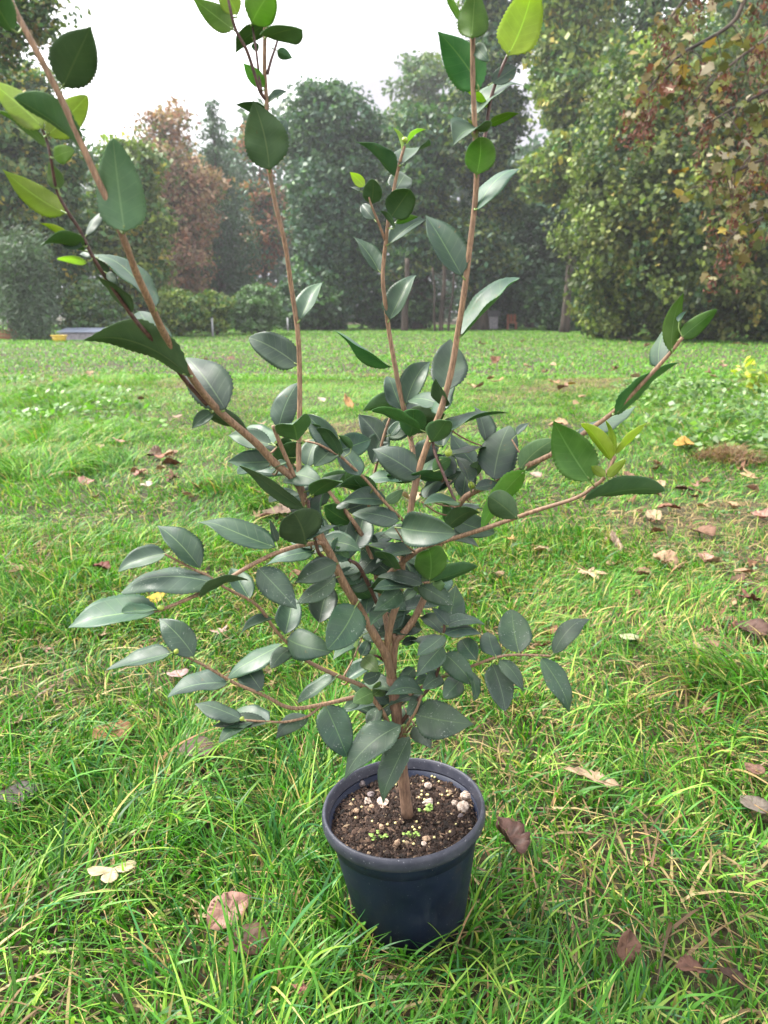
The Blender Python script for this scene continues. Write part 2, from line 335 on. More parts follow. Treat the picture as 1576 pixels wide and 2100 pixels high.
# far wood: one mass seen only through gaps
rng = np.random.RandomState(5); nC = 5200
P = np.stack([rng.uniform(-62, 62, nC), 66+rng.uniform(-3, 6, nC), rng.rand(nC)**0.95*13.5], -1); P[:, 2] *= 0.75+0.5*fnoise(P[:, 0]*0.12+7, P[:, 0]*0+3)
C, _ = clump_cloud(P, 1.5, 14, rng, .7); V, F, kk = leaf_faces(C, 0.75*rng.uniform(.6, 1.3, len(C)), rng, np.array([0, -.5, .4]))
tag(link_mesh('far_woods', np_mesh('far_woods', V, F, tints(nC, 14, [DG, BG, GR], [3, 3, 1], rng, kk)), M_TREELEAF), 'hazy mass of distant woodland behind the meadow trees', 'woods', kind='stuff')
# bare trunks standing under the wood
for i, (px, w, tp, lean, lab) in enumerate([(905, 9, 560, .1, 'thin pale brown trunk in the centre of the wood edge'),(893, 5, 575, -.15, 'very thin pole-like trunk left of the thin pale brown trunk'), (830, 13, 560, .1, 'stout dark trunk at the wood edge below the thin centre stem of the shrub'), (920, 5, 585, .2, 'very thin pole-like trunk right of the thin pale brown trunk')]):
    Y = 33.5; B = at(px, 640, Y); B[2] = 0; T = at(px, tp, Y)-B; r = w/2/px_per_m(B); rng = np.random.RandomState(60+i)
    o = empty('tree_trunk', B, lab, 'tree trunk', 'bare trunks under the wood')
    q = catmull([(0, 0, -.1), (lean*.3, 0, T[2]*.4), (lean*.6+.05, 0, T[2]*.8), (lean, 0, T[2]*1.25)], 5)
    mb = MB(); mb.add(*tube(q, np.linspace(r*1.15, r*.7, len(q)), 9, rng, .07))
    link_mesh('trunk', mb.mesh('trunk'), M_BARK, o)
    mb = MB()
    for k in range(5):
        s = q[int(len(q)*rng.uniform(.35, .95))]; e = s+np.array([rng.uniform(-1, 1), rng.uniform(-.5, .5), rng.uniform(.1, .7)])
        mb.add(*tube(catmull([s, (s+e)/2+[0, 0, -.08], e], 3), np.linspace(r*.3, r*.08, 7), 5))
    link_mesh('limbs', mb.mesh('limbs'), M_BARK, o)
# ------------------------------------------------------------------ grass
POT_X, POT_Y = at(838, 1900, 0.85)[0], 0.85
def blades(name, X, Y, H, W, bend, lean, seg, pal, seed, z0=None, wavy=0.0):
    """arched tapering grass blades as one mesh; lean = direction of the arch, bend = how far it arches"""
    rng = np.random.RandomState(seed); n = len(X); Z = gz(X, Y) if z0 is None else z0
    t = np.linspace(0, 1, seg+1)[None, :]
    lx, ly = np.cos(lean)[:, None], np.sin(lean)[:, None]; H = H[:, None]; b = bend[:, None]
    run = H*(0.12*t+b*t**2); rise = H*(t-0.45*np.minimum(b, 1.6)*t**2.2)
    side = (lean+math.pi/2+rng.normal(0, 0.5, n))[:, None]; cu = rng.normal(0, 1, (n, 1))*wavy*H
    cx = X[:, None]+lx*run-ly*cu*t**2; cy = Y[:, None]+ly*run+lx*cu*t**2; cz = Z[:, None]+np.maximum(rise, 0.004+0.02*t*b*0)
    w = W[:, None]*(1-t**2.2)*0.5+0.0002
    sx, sy = np.cos(side)*w, np.sin(side)*w
    A = np.stack([cx-sx, cy-sy, cz], -1); B = np.stack([cx+sx, cy+sy, cz+w*0.5], -1)
    V = np.stack([A, B], 2).reshape(n, (seg+1)*2, 3)
    base = (np.arange(n)*(seg+1)*2)[:, None, None]; k = np.arange(seg)[None, :, None]*2
    F = (base+k+np.array([0, 1, 3, 2])[None, None, :]).reshape(-1, 4)
    pc = pal(X, Y, rng)                                     # per blade colour
    tip = (1.06-0.1*t)[..., None]                            # paler sheath, greener tip
    C = np.repeat((pc[:, None, :]*tip)[:, :, None, :], 2, 2).reshape(-1, 3)
    return np_mesh(name, V.reshape(-1, 3), F, np.clip(C, 0, 1), smooth=True)
def grass_pal(straw=0.07, lo=0.5, hi=1.4):
    def f(X, Y, rng):
        n = len(X); p = (.55*fnoise(X*1.3+11, Y*1.3+5)+.45*fnoise(X*.4+71, Y*.4+65))[:, None]; q = fnoise(X*0.35+31, Y*0.35+15)[:, None]
        a, b, c = np.array([.042, .15, .015]), np.array([.112, .29, .022]), np.array([.21, .35, .05])
        far = np.clip((Y-3)/8, 0, 1)[:, None]
        mixv = np.clip(p*1.5-0.25+0.25*far, 0, 1); base = a*(1-mixv)+b*mixv
        r = rng.rand(n, 1); base = np.where(r < .18, c, base); base = np.where((r > .8)&(r < .93), np.array([.03, .125, .03]), base)
        st = straw*(0.4+1.6*np.clip(1.2-1.6*q, 0, 1)); r2 = rng.rand(n, 1)
        base = np.where(r2 < st, np.array([.36, .30, .10]), base); base = np.where(r2 > 1-st*.4, np.array([.30, .19, .09]), base)
        return base*rng.uniform(lo, hi, (n, 1))*(1+rng.uniform(-.08, .08, (n, 3)))
    return f
def scatter(n, y0, y1, rng, pw=1.0, extra=0.35):
    Y = y0+(y1-y0)*rng.rand(n)**pw; hw = 0.512*(0.97*Y+0.22)*1.2+extra+.25
    keep = rng.rand(n) < hw/hw.max(); Y = Y[keep]; hw = hw[keep]
    return rng.uniform(-1, 1, len(Y))*hw, Y
def bare(X, Y):                             # where the turf thins to soil
    b = fnoise(X*0.8+3, Y*0.8+21)+0.25*np.clip((X-0.2)*0.35, -.2, .5)*np.exp(-((Y-3.2)/2.2)**2)
    return np.clip((b-0.54)*6, 0, 1)*np.clip((Y-1.0)/1.2, .25, 1)
def field(X, Y): return 6.28*2.2*vnoise(X*1.6+60, Y*1.6+33)
rng = np.random.RandomState(101)
def near_layer(name, n, hlo, hhi, wlo, whi, seed, seg, blo, bhi, straw, y0=0.42, y1=2.7):
    rng = np.random.RandomState(seed); X, Y = scatter(n, y0, y1, rng, 1.15)
    # gather part of the blades into tufts
    nt = max(60, n//26); tx, ty = scatter(nt*2, y0, y1, rng, 1.15); k = rng.randint(len(tx), size=len(X)); g = rng.rand(len(X)) < .62
    ox, oy = rng.normal(0, .028, len(X)), rng.normal(0, .028, len(X))
    X = np.where(g, tx[k]+ox, X); Y = np.where(g, ty[k]+oy, Y)
    keep = rng.rand(len(X)) > bare(X, Y)*.8
    dp = np.hypot(X-POT_X, Y-POT_Y); keep &= dp > .088
    X, Y, g, ox, oy, dp = X[keep], Y[keep], g[keep], ox[keep], oy[keep], dp[keep]
    lean = np.where(g, np.arctan2(oy, ox)+rng.normal(0, .45, len(X)), field(X, Y)+rng.normal(0, .9, len(X)))
    lean = np.where(rng.rand(len(X)) < .4, field(X, Y)+rng.normal(0, .6, len(X)), lean)
    away = np.arctan2(Y-POT_Y, X-POT_X); close = dp < .16
    lean = np.where(close & (rng.rand(len(X)) < .85), away+rng.normal(0, .8, len(X)), lean)
    H = rng.uniform(hlo, hhi, len(X))*(0.3+1.5*fnoise(X*2.6, Y*2.6+70)**1.4); H = np.where(close, np.minimum(H, .11), H)
    return blades(name, X, Y, H, rng.uniform(wlo, whi, len(X)), rng.uniform(blo, bhi, len(X)), lean, seg, grass_pal(straw), seed+1, wavy=.12)

def put_grass(me, label): tag(link_mesh('grass', me, M_GRASS), label, 'grass', kind='stuff')
put_grass(near_layer('grass', 135000, .03, .078, .0023, .0050, 201, 6, .1, .95, .05), 'lush uneven green grass round the pot, long blades leaning every way')
put_grass(near_layer('grass', 10500, .06, .13, .0026, .0052, 202, 8, .35, 1.4, .04), 'long arching grass blades lying over the shorter grass round the pot')
rng = np.random.RandomState(207); nn = 170; a = rng.uniform(0, 6.28, nn); d = rng.uniform(.079, .105, nn)
put_grass(blades('grass', POT_X+np.cos(a)*d, POT_Y+np.sin(a)*d, rng.uniform(.04, .10, nn), rng.uniform(.0024, .0045, nn), rng.uniform(.3, 1.3, nn), a+rng.normal(0, 1.5, nn), 7, grass_pal(.05), 208, wavy=.15), 'grass blades standing against the foot of the pot')
put_grass(near_layer('grass', 34000, .025, .075, .0013, .0028, 203, 4, .5, 2.2, .55), 'dry straw coloured thatch low among the green grass')
rng = np.random.RandomState(303)
X, Y = scatter(270000, 2.5, 9.5, rng, 1.35, .6); kp = rng.rand(len(X)) > bare(X, Y)*.85; X, Y = X[kp], Y[kp]
H = rng.uniform(.02, .065, len(X))*(0.4+1.2*fnoise(X*1.5, Y*1.5+70))
put_grass(blades('grass', X, Y, H, rng.uniform(.003, .0065, len(X)), rng.uniform(.3, 1.4, len(X)), field(X, Y)*.6+rng.normal(0, 1.2, len(X)), 3, grass_pal(.05, .6, 1.35), 304), 'short mown grass in the middle of the meadow')
rng = np.random.RandomState(307)
X, Y = scatter(210000, .42, 10, rng, 1.5, .5); kp = (rng.rand(len(X)) < np.clip(bare(X, Y)*1.1+np.where(Y < 2.2, .36, .10), 0, 1)) & (np.hypot(X-POT_X, Y-POT_Y) > .085); X, Y = X[kp], Y[kp]
def thatch(X, Y, rng): return np.array([(.36, .28, .13), (.24, .16, .08), (.13, .08, .045), (.20, .24, .06)])[rng.choice(4, len(X), p=[.35, .3, .2, .15])]*rng.uniform(.6, 1.25, (len(X), 1))
put_grass(blades('grass', X, Y, rng.uniform(.025, .075, len(X)), rng.uniform(.0025, .0055, len(X)), rng.uniform(1.2, 2.2, len(X)), rng.uniform(0, 6.28, len(X)), 3, thatch, 308), 'flattened dead thatch showing where the turf is thin')
rng = np.random.RandomState(305)
X, Y = scatter(360000, 9.2, 50, rng, 1.5, 2.5)
H = rng.uniform(.03, .08, len(X))*(0.5+1.0*fnoise(X*.8, Y*.8+70))
put_grass(blades('grass', X, Y, H, rng.uniform(.012, .026, len(X))*(0.6+Y/40), rng.uniform(.3, 1.3, len(X)), rng.uniform(0, 6.28, len(X)), 2, grass_pal(.02, .75, 1.25), 306), 'bright sunlit-looking grass across the far meadow')

# ------------------------------------------------------------------ broad-leaved ground cover
M_WEED = foliage_mat('weed_leaf', .3, .4, .5)
def weed_patch(name, label, spots, n, hmax, size, pal, wts, seed):
    rng = np.random.RandomState(seed); k = rng.randint(len(spots), size=n); S = np.array(spots, float)
    a = rng.uniform(0, 6.28, n); r = rng.rand(n)**.5
    X = S[k, 0]+np.cos(a)*r*S[k, 2]; Y = S[k, 1]+np.sin(a)*r*S[k, 2]
    h = hmax*S[k, 3]*(1-r**2*.75)*(0.45+.55*rng.rand(n))*(.6+.8*vnoise(X*5, Y*5))
    C = np.stack([X, Y, gz(X, Y)+h+.01], -1)
    V, F, kk = leaf_faces(C, size*rng.uniform(.6, 1.35, n), rng, np.array([0, -.15, 1.1]), .62)
    pal = np.array(pal); c = pal[rng.choice(len(pal), n, p=np.array(wts)/sum(wts))]*rng.uniform(.6, 1.35, (n, 1))
    tag(link_mesh(name, np_mesh(name, V, F, np.repeat(c, kk, 0)), M_WEED), label, 'weeds', kind='stuff')
def gpt(px, py): q = on_ground(px, py); return q[0], q[1]
def spots(L): return [(*gpt(a, b), r, h) for a, b, r, h in L]
weed_patch('ground_cover', 'low patch of small grey green nettle leaves at the right edge of the meadow',
           spots([(1400, 835, .55, 1), (1500, 850, .7, 1.1), (1590, 850, .7, 1.2), (1450, 880, .5, .9), (1545, 895, .5, 1), (1580, 930, .4, .8), (1420, 800, .5, .6), (1330, 800, .4, .5), (1530, 815, .8, .8), (1290, 830, .4, .4), (1370, 900, .5, .5), (1480, 930, .3, .5)]), 3400, .19, .055,
           [(.10, .20, .04), (.17, .27, .07), (.06, .14, .03)], [3, 2, 2], 401)
weed_patch('ground_cover', 'loose patch of broad leaved weeds among tall grass at the left of the meadow',
           spots([(90, 830, .7, .8), (200, 845, .5, .7), (20, 870, .5, .8), (60, 790, .8, .6), (240, 880, .4, .5), (150, 810, .7, .6)]), 1000, .15, .06,
           [(.10, .22, .03), (.15, .27, .05), (.06, .15, .025)], [3, 2, 2], 402)
rng = np.random.RandomState(410)          # long rank grass at the left and in a few tussocks
tx = []; ty = []
for px, py, r, nn in [(1450, 850, .9, 900), (1540, 890, .7, 900), (1400, 900, .6, 600), (40, 900, .5, 2200), (120, 960, .4, 1500), (30, 820, .8, 2200), (210, 900, .35, 1000), (560, 1040, .15, 300), (480, 1000, .2, 500), (230, 790, .6, 1200), (1500, 1420, .1, 200)]:
    q = gpt(px, py); a = rng.uniform(0, 6.28, nn); d = rng.rand(nn)**.5*r; tx.append(q[0]+np.cos(a)*d); ty.append(q[1]+np.sin(a)*d)
X, Y = np.concatenate(tx), np.concatenate(ty)
put_grass(blades('grass', X, Y, rng.uniform(.08, .18, len(X)), rng.uniform(.003, .006, len(X)), rng.uniform(.4, 1.5, len(X)), field(X, Y)+rng.normal(0, .8, len(X)), 5, grass_pal(.08), 411), 'rank tussocks of long grass standing above the mown meadow')
weed_patch('clover', 'clover and small round leaved weeds low in the lawn', spots([(rng.uniform(0, 1576), rng.uniform(740, 1250), rng.uniform(.05, .25), rng.uniform(.5, 1)) for _ in range(70)]), 4200, .03, .016,
           [(.06, .16, .03), (.10, .21, .05), (.04, .11, .025)], [3, 2, 2], 403)
# yellow green weed plant at the right edge, and the heap of dead grass beside the nettles
q = on_ground(1545, 812); o = empty('yellow_weed', q, 'yellow green leafy weed standing above the nettles at the right edge', 'plant'); rng = np.random.RandomState(420)
mb = MB(); Cs = []
for i in range(11):
    a = rng.uniform(0, 6.28); e = np.array([math.cos(a)*rng.uniform(.05, .30), math.sin(a)*.2, rng.uniform(.2, .5)]); s = np.array([rng.uniform(-.05, .05), rng.uniform(-.05, .05), 0])
    pp = catmull([s, s*.5+e*.5+[0, 0, .03], e], 4); mb.add(*tube(pp, np.linspace(.005, .002, len(pp)), 5))
    for t in np.linspace(.35, 1, 7): Cs.append(pp[int(t*(len(pp)-1))]+rng.normal(0, .028, 3))
link_mesh('stem', mb.mesh('stem'), bark_mat('weed_stem', (.12, .13, .03), (.2, .19, .06), 30, .002), o)
V, F, kk = leaf_faces(np.array(Cs), .095*rng.uniform(.7, 1.3, len(Cs)), rng, np.array([0, -.3, .9]), .7, .5)
link_mesh('foliage', np_mesh('foliage', V, F, np.repeat(np.array([(.30, .36, .05), (.42, .42, .04), (.2, .3, .06)])[rng.randint(3, size=len(Cs))], kk, 0)), M_WEED, o)
rng = np.random.RandomState(430); q = gpt(1490, 948); nn = 520; a = rng.uniform(0, 6.28, nn); d = rng.rand(nn)**.6*.15
X = q[0]+np.cos(a)*d*1.2; Y = q[1]+np.sin(a)*d
def dry(X, Y, rng): return np.array([(.17, .09, .045), (.27, .18, .09), (.11, .055, .03)])[rng.randint(3, size=len(X))]*rng.uniform(.7, 1.3, (len(X), 1))
tag(link_mesh('dead_grass_heap', blades('dead_grass_heap', X, Y, rng.uniform(.05, .13, nn), rng.uniform(.002, .004, nn), rng.uniform(.5, 1.6, nn), rng.uniform(0, 6.28, nn), 5, dry, 431, z0=gz(X, Y)+.05*np.exp(-(d/.1)**2)), M_GRASS), 'small heap of brown dead grass beside the nettle patch', 'dead grass', kind='stuff')

# ------------------------------------------------------------------ fallen leaves
def leaf_outline(kind, rng):
    if kind == 'maple':                    # five pointed lobes
        pts = []; lob = [(-118, .52), (-58, .88), (0, 1.0), (58, .86), (118, .50)]
        for i, (a, r) in enumerate(lob):
            for da, k in ((-17, .58), (-9, .80), (-7, .74), (0, 1), (8, .73), (10, .82), (17, .57)):
                t = math.radians(a+da); pts.append((math.sin(t)*r*k*rng.uniform(.93, 1.05), math.cos(t)*r*k))
            if i < 4: t = math.radians((a+lob[i+1][0])/2); pts.append((math.sin(t)*.34, math.cos(t)*.34))
        pts.append((.07, -.12)); pts.append((-.07, -.12)); return np.array(pts)*.62
    if kind == 'three':
        pts = []
        for i, (a, r) in enumerate([(-82, .8), (0, .75), (82, .8)]):
            for da, k in ((-34, .72), (-22, .93), (-8, 1), (8, 1.02), (22, .92), (34, .7)):
                t = math.radians(a+da); pts.append((math.sin(t)*r*k*rng.uniform(.92, 1.06), math.cos(t)*r*k))
            if i < 2: t = math.radians(a+41); pts.append((math.sin(t)*.25, math.cos(t)*.25))
        pts.append((0, -.05)); return np.array(pts)*.62
    n = 26; pts = []; wd = {'oval': .36, 'long': .2, 'wide': .46}[kind]
    for i in range(n):
        s = 1 if i < n//2 else -1; t = (i % (n//2)+.5)/(n//2); t = t if s > 0 else 1-t
        w = wd*math.sin(math.pi*t**.85)**.75*(1+.06*rng.uniform(-1, 1)); pts.append((s*w, t-.5))
    return np.array([(0, -.52)]+pts[:n//2]+[(0, .54)]+pts[n//2:])
M_STALK = bark_mat('leaf_stalk', (.12, .07, .03), (.25, .16, .07), 60, .001)
def fallen_leaf(px, py, size_px, kind, colr, label, seed, rot=None, curl=.4, tilt=.35, group=None, stand=0.0, z=None, cat='fallen leaf'):
    rng = np.random.RandomState(seed); d0 = on_ground(px, py, .03)
    zz = z if z is not None else (.036 if d0[1] < 3 else .05 if d0[1] < 9 else .09)
    q = on_ground(px, py, zz+float(gz(d0[0], d0[1]))); s = size_px/px_per_m(q)*1.12
    O = leaf_outline(kind, rng); m = len(O); cen = O.mean(0)
    rings = [0.0, .35, .7, 1.0]; V = [cen]; F = []
    for r in rings[1:]: V += list(cen+(O-cen)*r)
    V = np.array(V)
    for k in range(m): F.append([0, 1+k, 1+(k+1) % m])
    for j in range(2):
        for k in range(m): a = 1+j*m+k; b = 1+j*m+(k+1) % m; F.append([a, a+m, b+m, b])
    X, Y = V[:, 0], V[:, 1]; ph = rng.uniform(0, 6)
    Z = curl*(X**2*rng.uniform(.4, 1.5)+Y**2*rng.uniform(-.6, .8)+.25*X*Y)+.03*np.sin(7*X+ph)*np.sin(6*Y+ph*2)+.03*rng.normal(size=len(X))*curl+curl*.35*np.abs(X)
    P = np.stack([X, Y, Z], -1)*s
    c = np.array(colr)*(1+.22*(fnoise(X*6+ph, Y*6)[:, None]-.5)*2); c = np.where((fnoise(X*9+ph*3, Y*9+1) > .66)[:, None], c*.55, c)
    # a real thickness: upper and lower skin joined at the margin
    n = len(P); th = .00045; Pf = np.vstack([P, P-[0, 0, th]]); Ff = F+[[i+n for i in f[::-1]] for f in F]
    e = 1+2*m
    Ff += [[e+k, e+k+n, e+(k+1) % m+n, e+(k+1) % m] for k in range(m)]
    me = bpy.data.meshes.new('fallen_leaf'); me.from_pydata(Pf.tolist(), [], Ff); me.update()
    me.polygons.foreach_set('use_smooth', [True]*len(me.polygons))
    at_ = me.color_attributes.new('Col', 'FLOAT_COLOR', 'POINT'); cc = np.ones((2*n, 4), np.float32); cc[:, :3] = np.clip(np.vstack([c, c*.85]), 0.004, 1); at_.data.foreach_set('color', cc.ravel())
    uvl = me.uv_layers.new(name='UVMap'); li = np.empty(len(me.loops), np.int32); me.loops.foreach_get('vertex_index', li); uvl.data.foreach_set('uv', np.vstack([np.stack([X, Y], -1)]*2)[li].astype(np.float32).ravel())
    o = empty('fallen_leaf', q, label, cat, group or 'fallen leaves lying in the grass')
    o.rotation_euler = (rng.uniform(-tilt, tilt)+stand, rng.uniform(-tilt, tilt), rot if rot is not None else rng.uniform(0, 6.28))
    link_mesh('leaf_blade', me, M_FALL, o)
    if size_px > 30:
        st = np.array([(0, .3, .12), (0, -.05, .0), (.03, -.5, .01), (.12, -.95, .06)])*s; st[:, 2] += .0012
        Zc = lambda i: 0
        mb = MB(); mb.add(*tube(catmull(st[1:], 4), np.linspace(.0011, .0006, 9), 5)); link_mesh('leaf_stalk', mb.mesh('leaf_stalk'), M_STALK, o)
    return o
TAN, PINK, BRN, DBR, CRM, ORG, YLW, RED = (.40, .28, .16), (.42, .24, .19), (.20, .10, .055), (.07, .04, .03), (.62, .53, .32), (.42, .19, .05), (.60, .42, .05), (.16, .045, .03)
for i, a in enumerate([
    (232, 1782, 92, 'three', CRM, 'pale cream three lobed leaf on the grass left of the pot', 3.3, .3, .2),
    (470, 1868, 95, 'oval', PINK, 'pinkish tan leaf standing curled on edge in the grass left of the pot', -.9, 1.0, .5),
    (505, 1930, 95, 'wide', (.13, .075, .05), 'broad dull brown leaf half under the curled pinkish tan leaf', .9, .5, .2),
    (622, 2032, 50, 'maple', (.45, .20, .17), 'little dusty red lobed leaf below the left side of the pot', .3, .5, .3),
    (1285, 1940, 62, 'wide', (.24, .13, .09), 'single brown pointed leaf upright in the grass right of the pot', 0.1, .6, .5),
    (1043, 1722, 95, 'oval', (.10, .055, .045), 'dark brown leaf folded double close to the right side of the pot', .4, 1.6, .4),
    (1215, 1598, 105, 'long', (.46, .34, .22), 'long tan leaf rolled up in the grass right of the pot rim', 1.1, .9, .15),
    (1420, 1985, 62, 'wide', (.17, .085, .06), 'brown leaf scraps sunk in the bare patch at the lower right', 1.6, .7, .3),
    (1500, 2000, 60, 'oval', DBR, 'blackish leaf in the bare patch at the lower right corner', .2, .9, .3),
    (228, 1505, 85, 'wide', (.28, .14, .06), 'orange brown leaf deep in the grass below the lower left twigs', 1.0, .4, .2),
    (405, 1535, 80, 'wide', (.17, .11, .10), 'flat grey brown leaf deep in the grass left of the lowest twigs', 2.0, .3, .2),
    (454, 1296, 42, 'maple', (.50, .33, .29), 'pale pink leaf between the left twigs of the shrub', .5, .6, .3),
    (322, 1226, 40, 'wide', YLW, 'bright yellow leaf in the grass under the left branch tip', .2, .5, .4),
    (520, 1160, 24, 'wide', YLW, 'small bright yellow leaf behind the left branch of the shrub', .2, .5, .4),
    (208, 1162, 42, 'oval', RED, 'dark red brown curled leaf at the left of the shrub', 1.2, 1.5, .4),
    (44, 1170, 55, 'maple', TAN, 'tan leaf at the left edge level with the dark red brown leaf', 2.4, .8, .3),
    (1205, 1172, 78, 'maple', (.62, .47, .30), 'large cream leaf with a long stalk right of the shrub', 3.4, .5, .35),
    (1262, 1113, 55, 'long', (.50, .37, .27), 'narrow pale tan leaf upright behind the large cream leaf', .3, 1.4, .6),
    (1363, 1152, 56, 'oval', (.48, .31, .20), 'tan leaf curled like a cup right of the large cream leaf', .5, 1.8, .5),
    (1290, 1306, 42, 'wide', (.42, .46, .26), 'pale greenish leaf lying flat right of the right twig', .5, .2, .15),
    (1047, 1105, 34, 'maple', (.58, .36, .14), 'small golden tan leaf under the long low right branch', .5, .8, .4),
    (545, 1015, 64, 'maple', (.42, .20, .13), 'reddish leaf on the bare soil behind the left of the shrub', .5, .7, .3),
    (575, 1050, 70, 'wide', (.30, .21, .16), 'brown grey leaf on the bare soil beside the reddish leaf', 1.5, .5, .2),
    (304, 997, 34, 'three', (.62, .55, .45), 'whitish leaf lying by itself left of the shrub', 1.5, .5, .4),
    (1545, 978, 52, 'maple', (.55, .40, .22), 'tan lobed leaf just below the dead grass heap at the right', 1.5, .7, .4),
    (1403, 912, 40, 'wide', (.55, .33, .08), 'orange yellow leaf at the lower edge of the nettle patch', 1.5, .7, .4),
    (1546, 1228, 62, 'maple', (.22, .09, .07), 'red brown crumpled leaf at the right edge', 1.5, 1.0, .4),
    (1528, 1172, 45, 'oval', (.45, .29, .18), 'tan pink leaf above the red brown crumpled leaf', 1.5, .7, .4),
    (1308, 990, 60, 'long', (.52, .37, .25), 'tan leaf lying below the dark leaf of the low right branch', 1.5, .7, .3),
    (1370, 1040, 50, 'oval', (.33, .17, .11), 'dull red brown leaf right of the low right branch', 1.5, .9, .3),
    (1540, 1290, 70, 'wide', (.13, .075, .06), 'dark brown leaf in the thin turf at the right edge below the crumpled leaf', .4, .8, .3),
    (1440, 1090, 56, 'wide', (.26, .15, .10), 'flat brown leaf on thin turf between two tan leaves at the right', .4, .6, .3),
    (722, 1532, 44, 'three', CRM, 'cream leaf in the grass just behind the pot', .4, .4, .3),
    (365, 1382, 46, 'wide', (.46, .32, .30), 'greyish pink leaf between the two lower left twigs', .4, .4, .2),
    (1548, 1580, 46, 'oval', (.22, .12, .09), 'brown leaf at the right edge level with the pot', .4, .7, .3),
    (1545, 1650, 60, 'wide', (.20, .17, .14), 'grey brown leaf sunk in the grass at the right edge level with the pot rim', .4, .4, .2),
    (40, 1625, 80, 'wide', (.12, .10, .10), 'dark grey leaf mush in the grass at the left edge', .4, .4, .2),
    (245, 905, 40, 'oval', (.50, .30, .22), 'first of two pale leaves in front of the tall weeds at the left', .4, .7, .4),
    (328, 935, 30, 'oval', (.44, .20, .13), 'small reddish leaf right of the two pale leaves', .4, .7, .4),
    (205, 915, 24, 'oval', (.52, .36, .24), 'smaller of two pale leaves in front of the tall weeds at the left', .4, .7, .4),
    (365, 855, 28, 'oval', (.48, .33, .25), 'pinkish tan leaf left of the thick leaning stem', .4, .7, .4),
    (535, 870, 28, 'maple', (.56, .40, .28), 'tan leaf seen between the leaning stem and the cut stub', .4, .7, .4),
    (715, 826, 40, 'long', (.52, .30, .12), 'orange tan leaf in front of the small trunk gap, between two upright stems', .4, .7, .4),
    (660, 820, 24, 'oval', (.6, .52, .4), 'small whitish leaf left of the orange tan leaf', .4, .7, .4),
    (1140, 785, 32, 'maple', (.58, .33, .2), 'pinkish orange leaf in the far grass right of the tall stem', .4, .7, .4),
    (1172, 788, 22, 'oval', (.62, .5, .12), 'small yellow leaf right of the pinkish orange leaf', .4, .7, .4),
    (965, 790, 26, 'oval', (.6, .5, .25), 'small yellowish leaf just right of the tall stem', .4, .7, .4),
    (1025, 780, 34, 'maple', (.55, .36, .18), 'orange tan leaf midway across the far grass', .4, .7, .4),
    (1520, 705, 34, 'long', (.36, .16, .09), 'narrow rusty leaf in the far grass at the right', 1.5, .5, .1),
    (1098, 975, 34, 'oval', (.45, .34, .28), 'dull pink leaf between the two right branches', .4, .7, .3),
    (1020, 1175, 36, 'oval', (.34, .24, .15), 'brown leaf in thin turf just right of the crown', .4, .7, .3)]):
    px, py, sz, kd, c, lab, rot, curl, tilt = a
    fallen_leaf(px, py, sz*.92, kd, tuple(np.array(c)*.85), lab, 500+i, rot, curl*.75, tilt*.8, stand=.7 if ('upright' in lab or 'on edge' in lab) else 0)
rng = np.random.RandomState(600)
for i in range(150):                         # the many small ones nothing tells apart
    far = i < 40; py = rng.uniform(700, 830) if far else rng.uniform(860, 1480); px = rng.uniform(20, 1560)
    if far: px = px if rng.rand() < .4 else rng.uniform(950, 1560)
    else: px = px if rng.rand() < .45 else rng.uniform(1000, 1570)
    if i >= 80:                             # drifts of litter in the thin turf
        cx_, cy_, sx_, sy_ = [(1530, 1230, 40, 70), (1440, 1090, 70, 60), (570, 1040, 40, 25), (1480, 1330, 60, 60), (1330, 1000, 90, 40), (350, 960, 90, 40), (50, 1640, 40, 40)][rng.randint(7)]
        px, py = rng.normal(cx_, sx_), rng.normal(cy_, sy_); px, py = min(max(px, 5), 1572), min(py, 2080)
    c = [TAN, PINK, (.42, .32, .2), BRN, (.28, .17, .11), (.13, .075, .05), BRN][rng.randint(5 if i < 80 else 7)]
    fallen_leaf(px, py, rng.uniform(12, 24) if far else rng.uniform(18, 40), ['oval', 'maple', 'wide'][rng.randint(3)], c,
                'tiny tan or brown leaf speck scattered across the far grass' if far else 'small dull tan or brown leaf scrap sunk in the nearer grass', 601+i, None, .8, .5,
                'specks of leaf litter in the far grass' if far else 'leaf scraps in the nearer grass', z=None if far else .022)
# ------------------------------------------------------------------ pot, soil, stones
def lathe(prof, ns=96, rng=None, wob=0.0):
    prof = np.asarray(prof, float); a = np.linspace(0, 2*math.pi, ns, endpoint=False); V = []
    for r, z in prof: V += [(r*math.cos(t), r*math.sin(t)*(1+wob), z) for t in a]
    F = [[i*ns+k, i*ns+(k+1) % ns, (i+1)*ns+(k+1) % ns, (i+1)*ns+k] for i in range(len(prof)-1) for k in range(ns)]
    return np.array(V), F
m, n, l, p = mat('pot_plastic'); co = objco(n)
f = noise(n, l, 22, 6, co); sp = noise(n, l, 420, 2, co); sc = noise(n, l, 60, 2, co)
c = ramp(n, l, f, .3, .75, (.005, .009, .026), (.012, .019, .045))
mpp = n.new('ShaderNodeMapping'); mpp.inputs['Scale'].default_value = (1, 1, .12); l.new(co, mpp.inputs[0]); wear = noise(n, l, 70, 5, mpp.outputs[0], .7); c = mixc(n, l, ramp(n, l, wear, .56, .80, (0,)*3, (.45,)*3), c, (.055, .062, .08))
dirt = noise(n, l, 34, 6, co, .75); c = mixc(n, l, ramp(n, l, dirt, .60, .74, (0,)*3, (.5,)*3), c, (.07, .055, .045))
c = mixc(n, l, ramp(n, l, sp, .69, .76), c, (.16, .17, .20)); c = mixc(n, l, ramp(n, l, f, .62, .85, (0, 0, 0), (.5, .5, .5)), c, (.06, .065, .07))
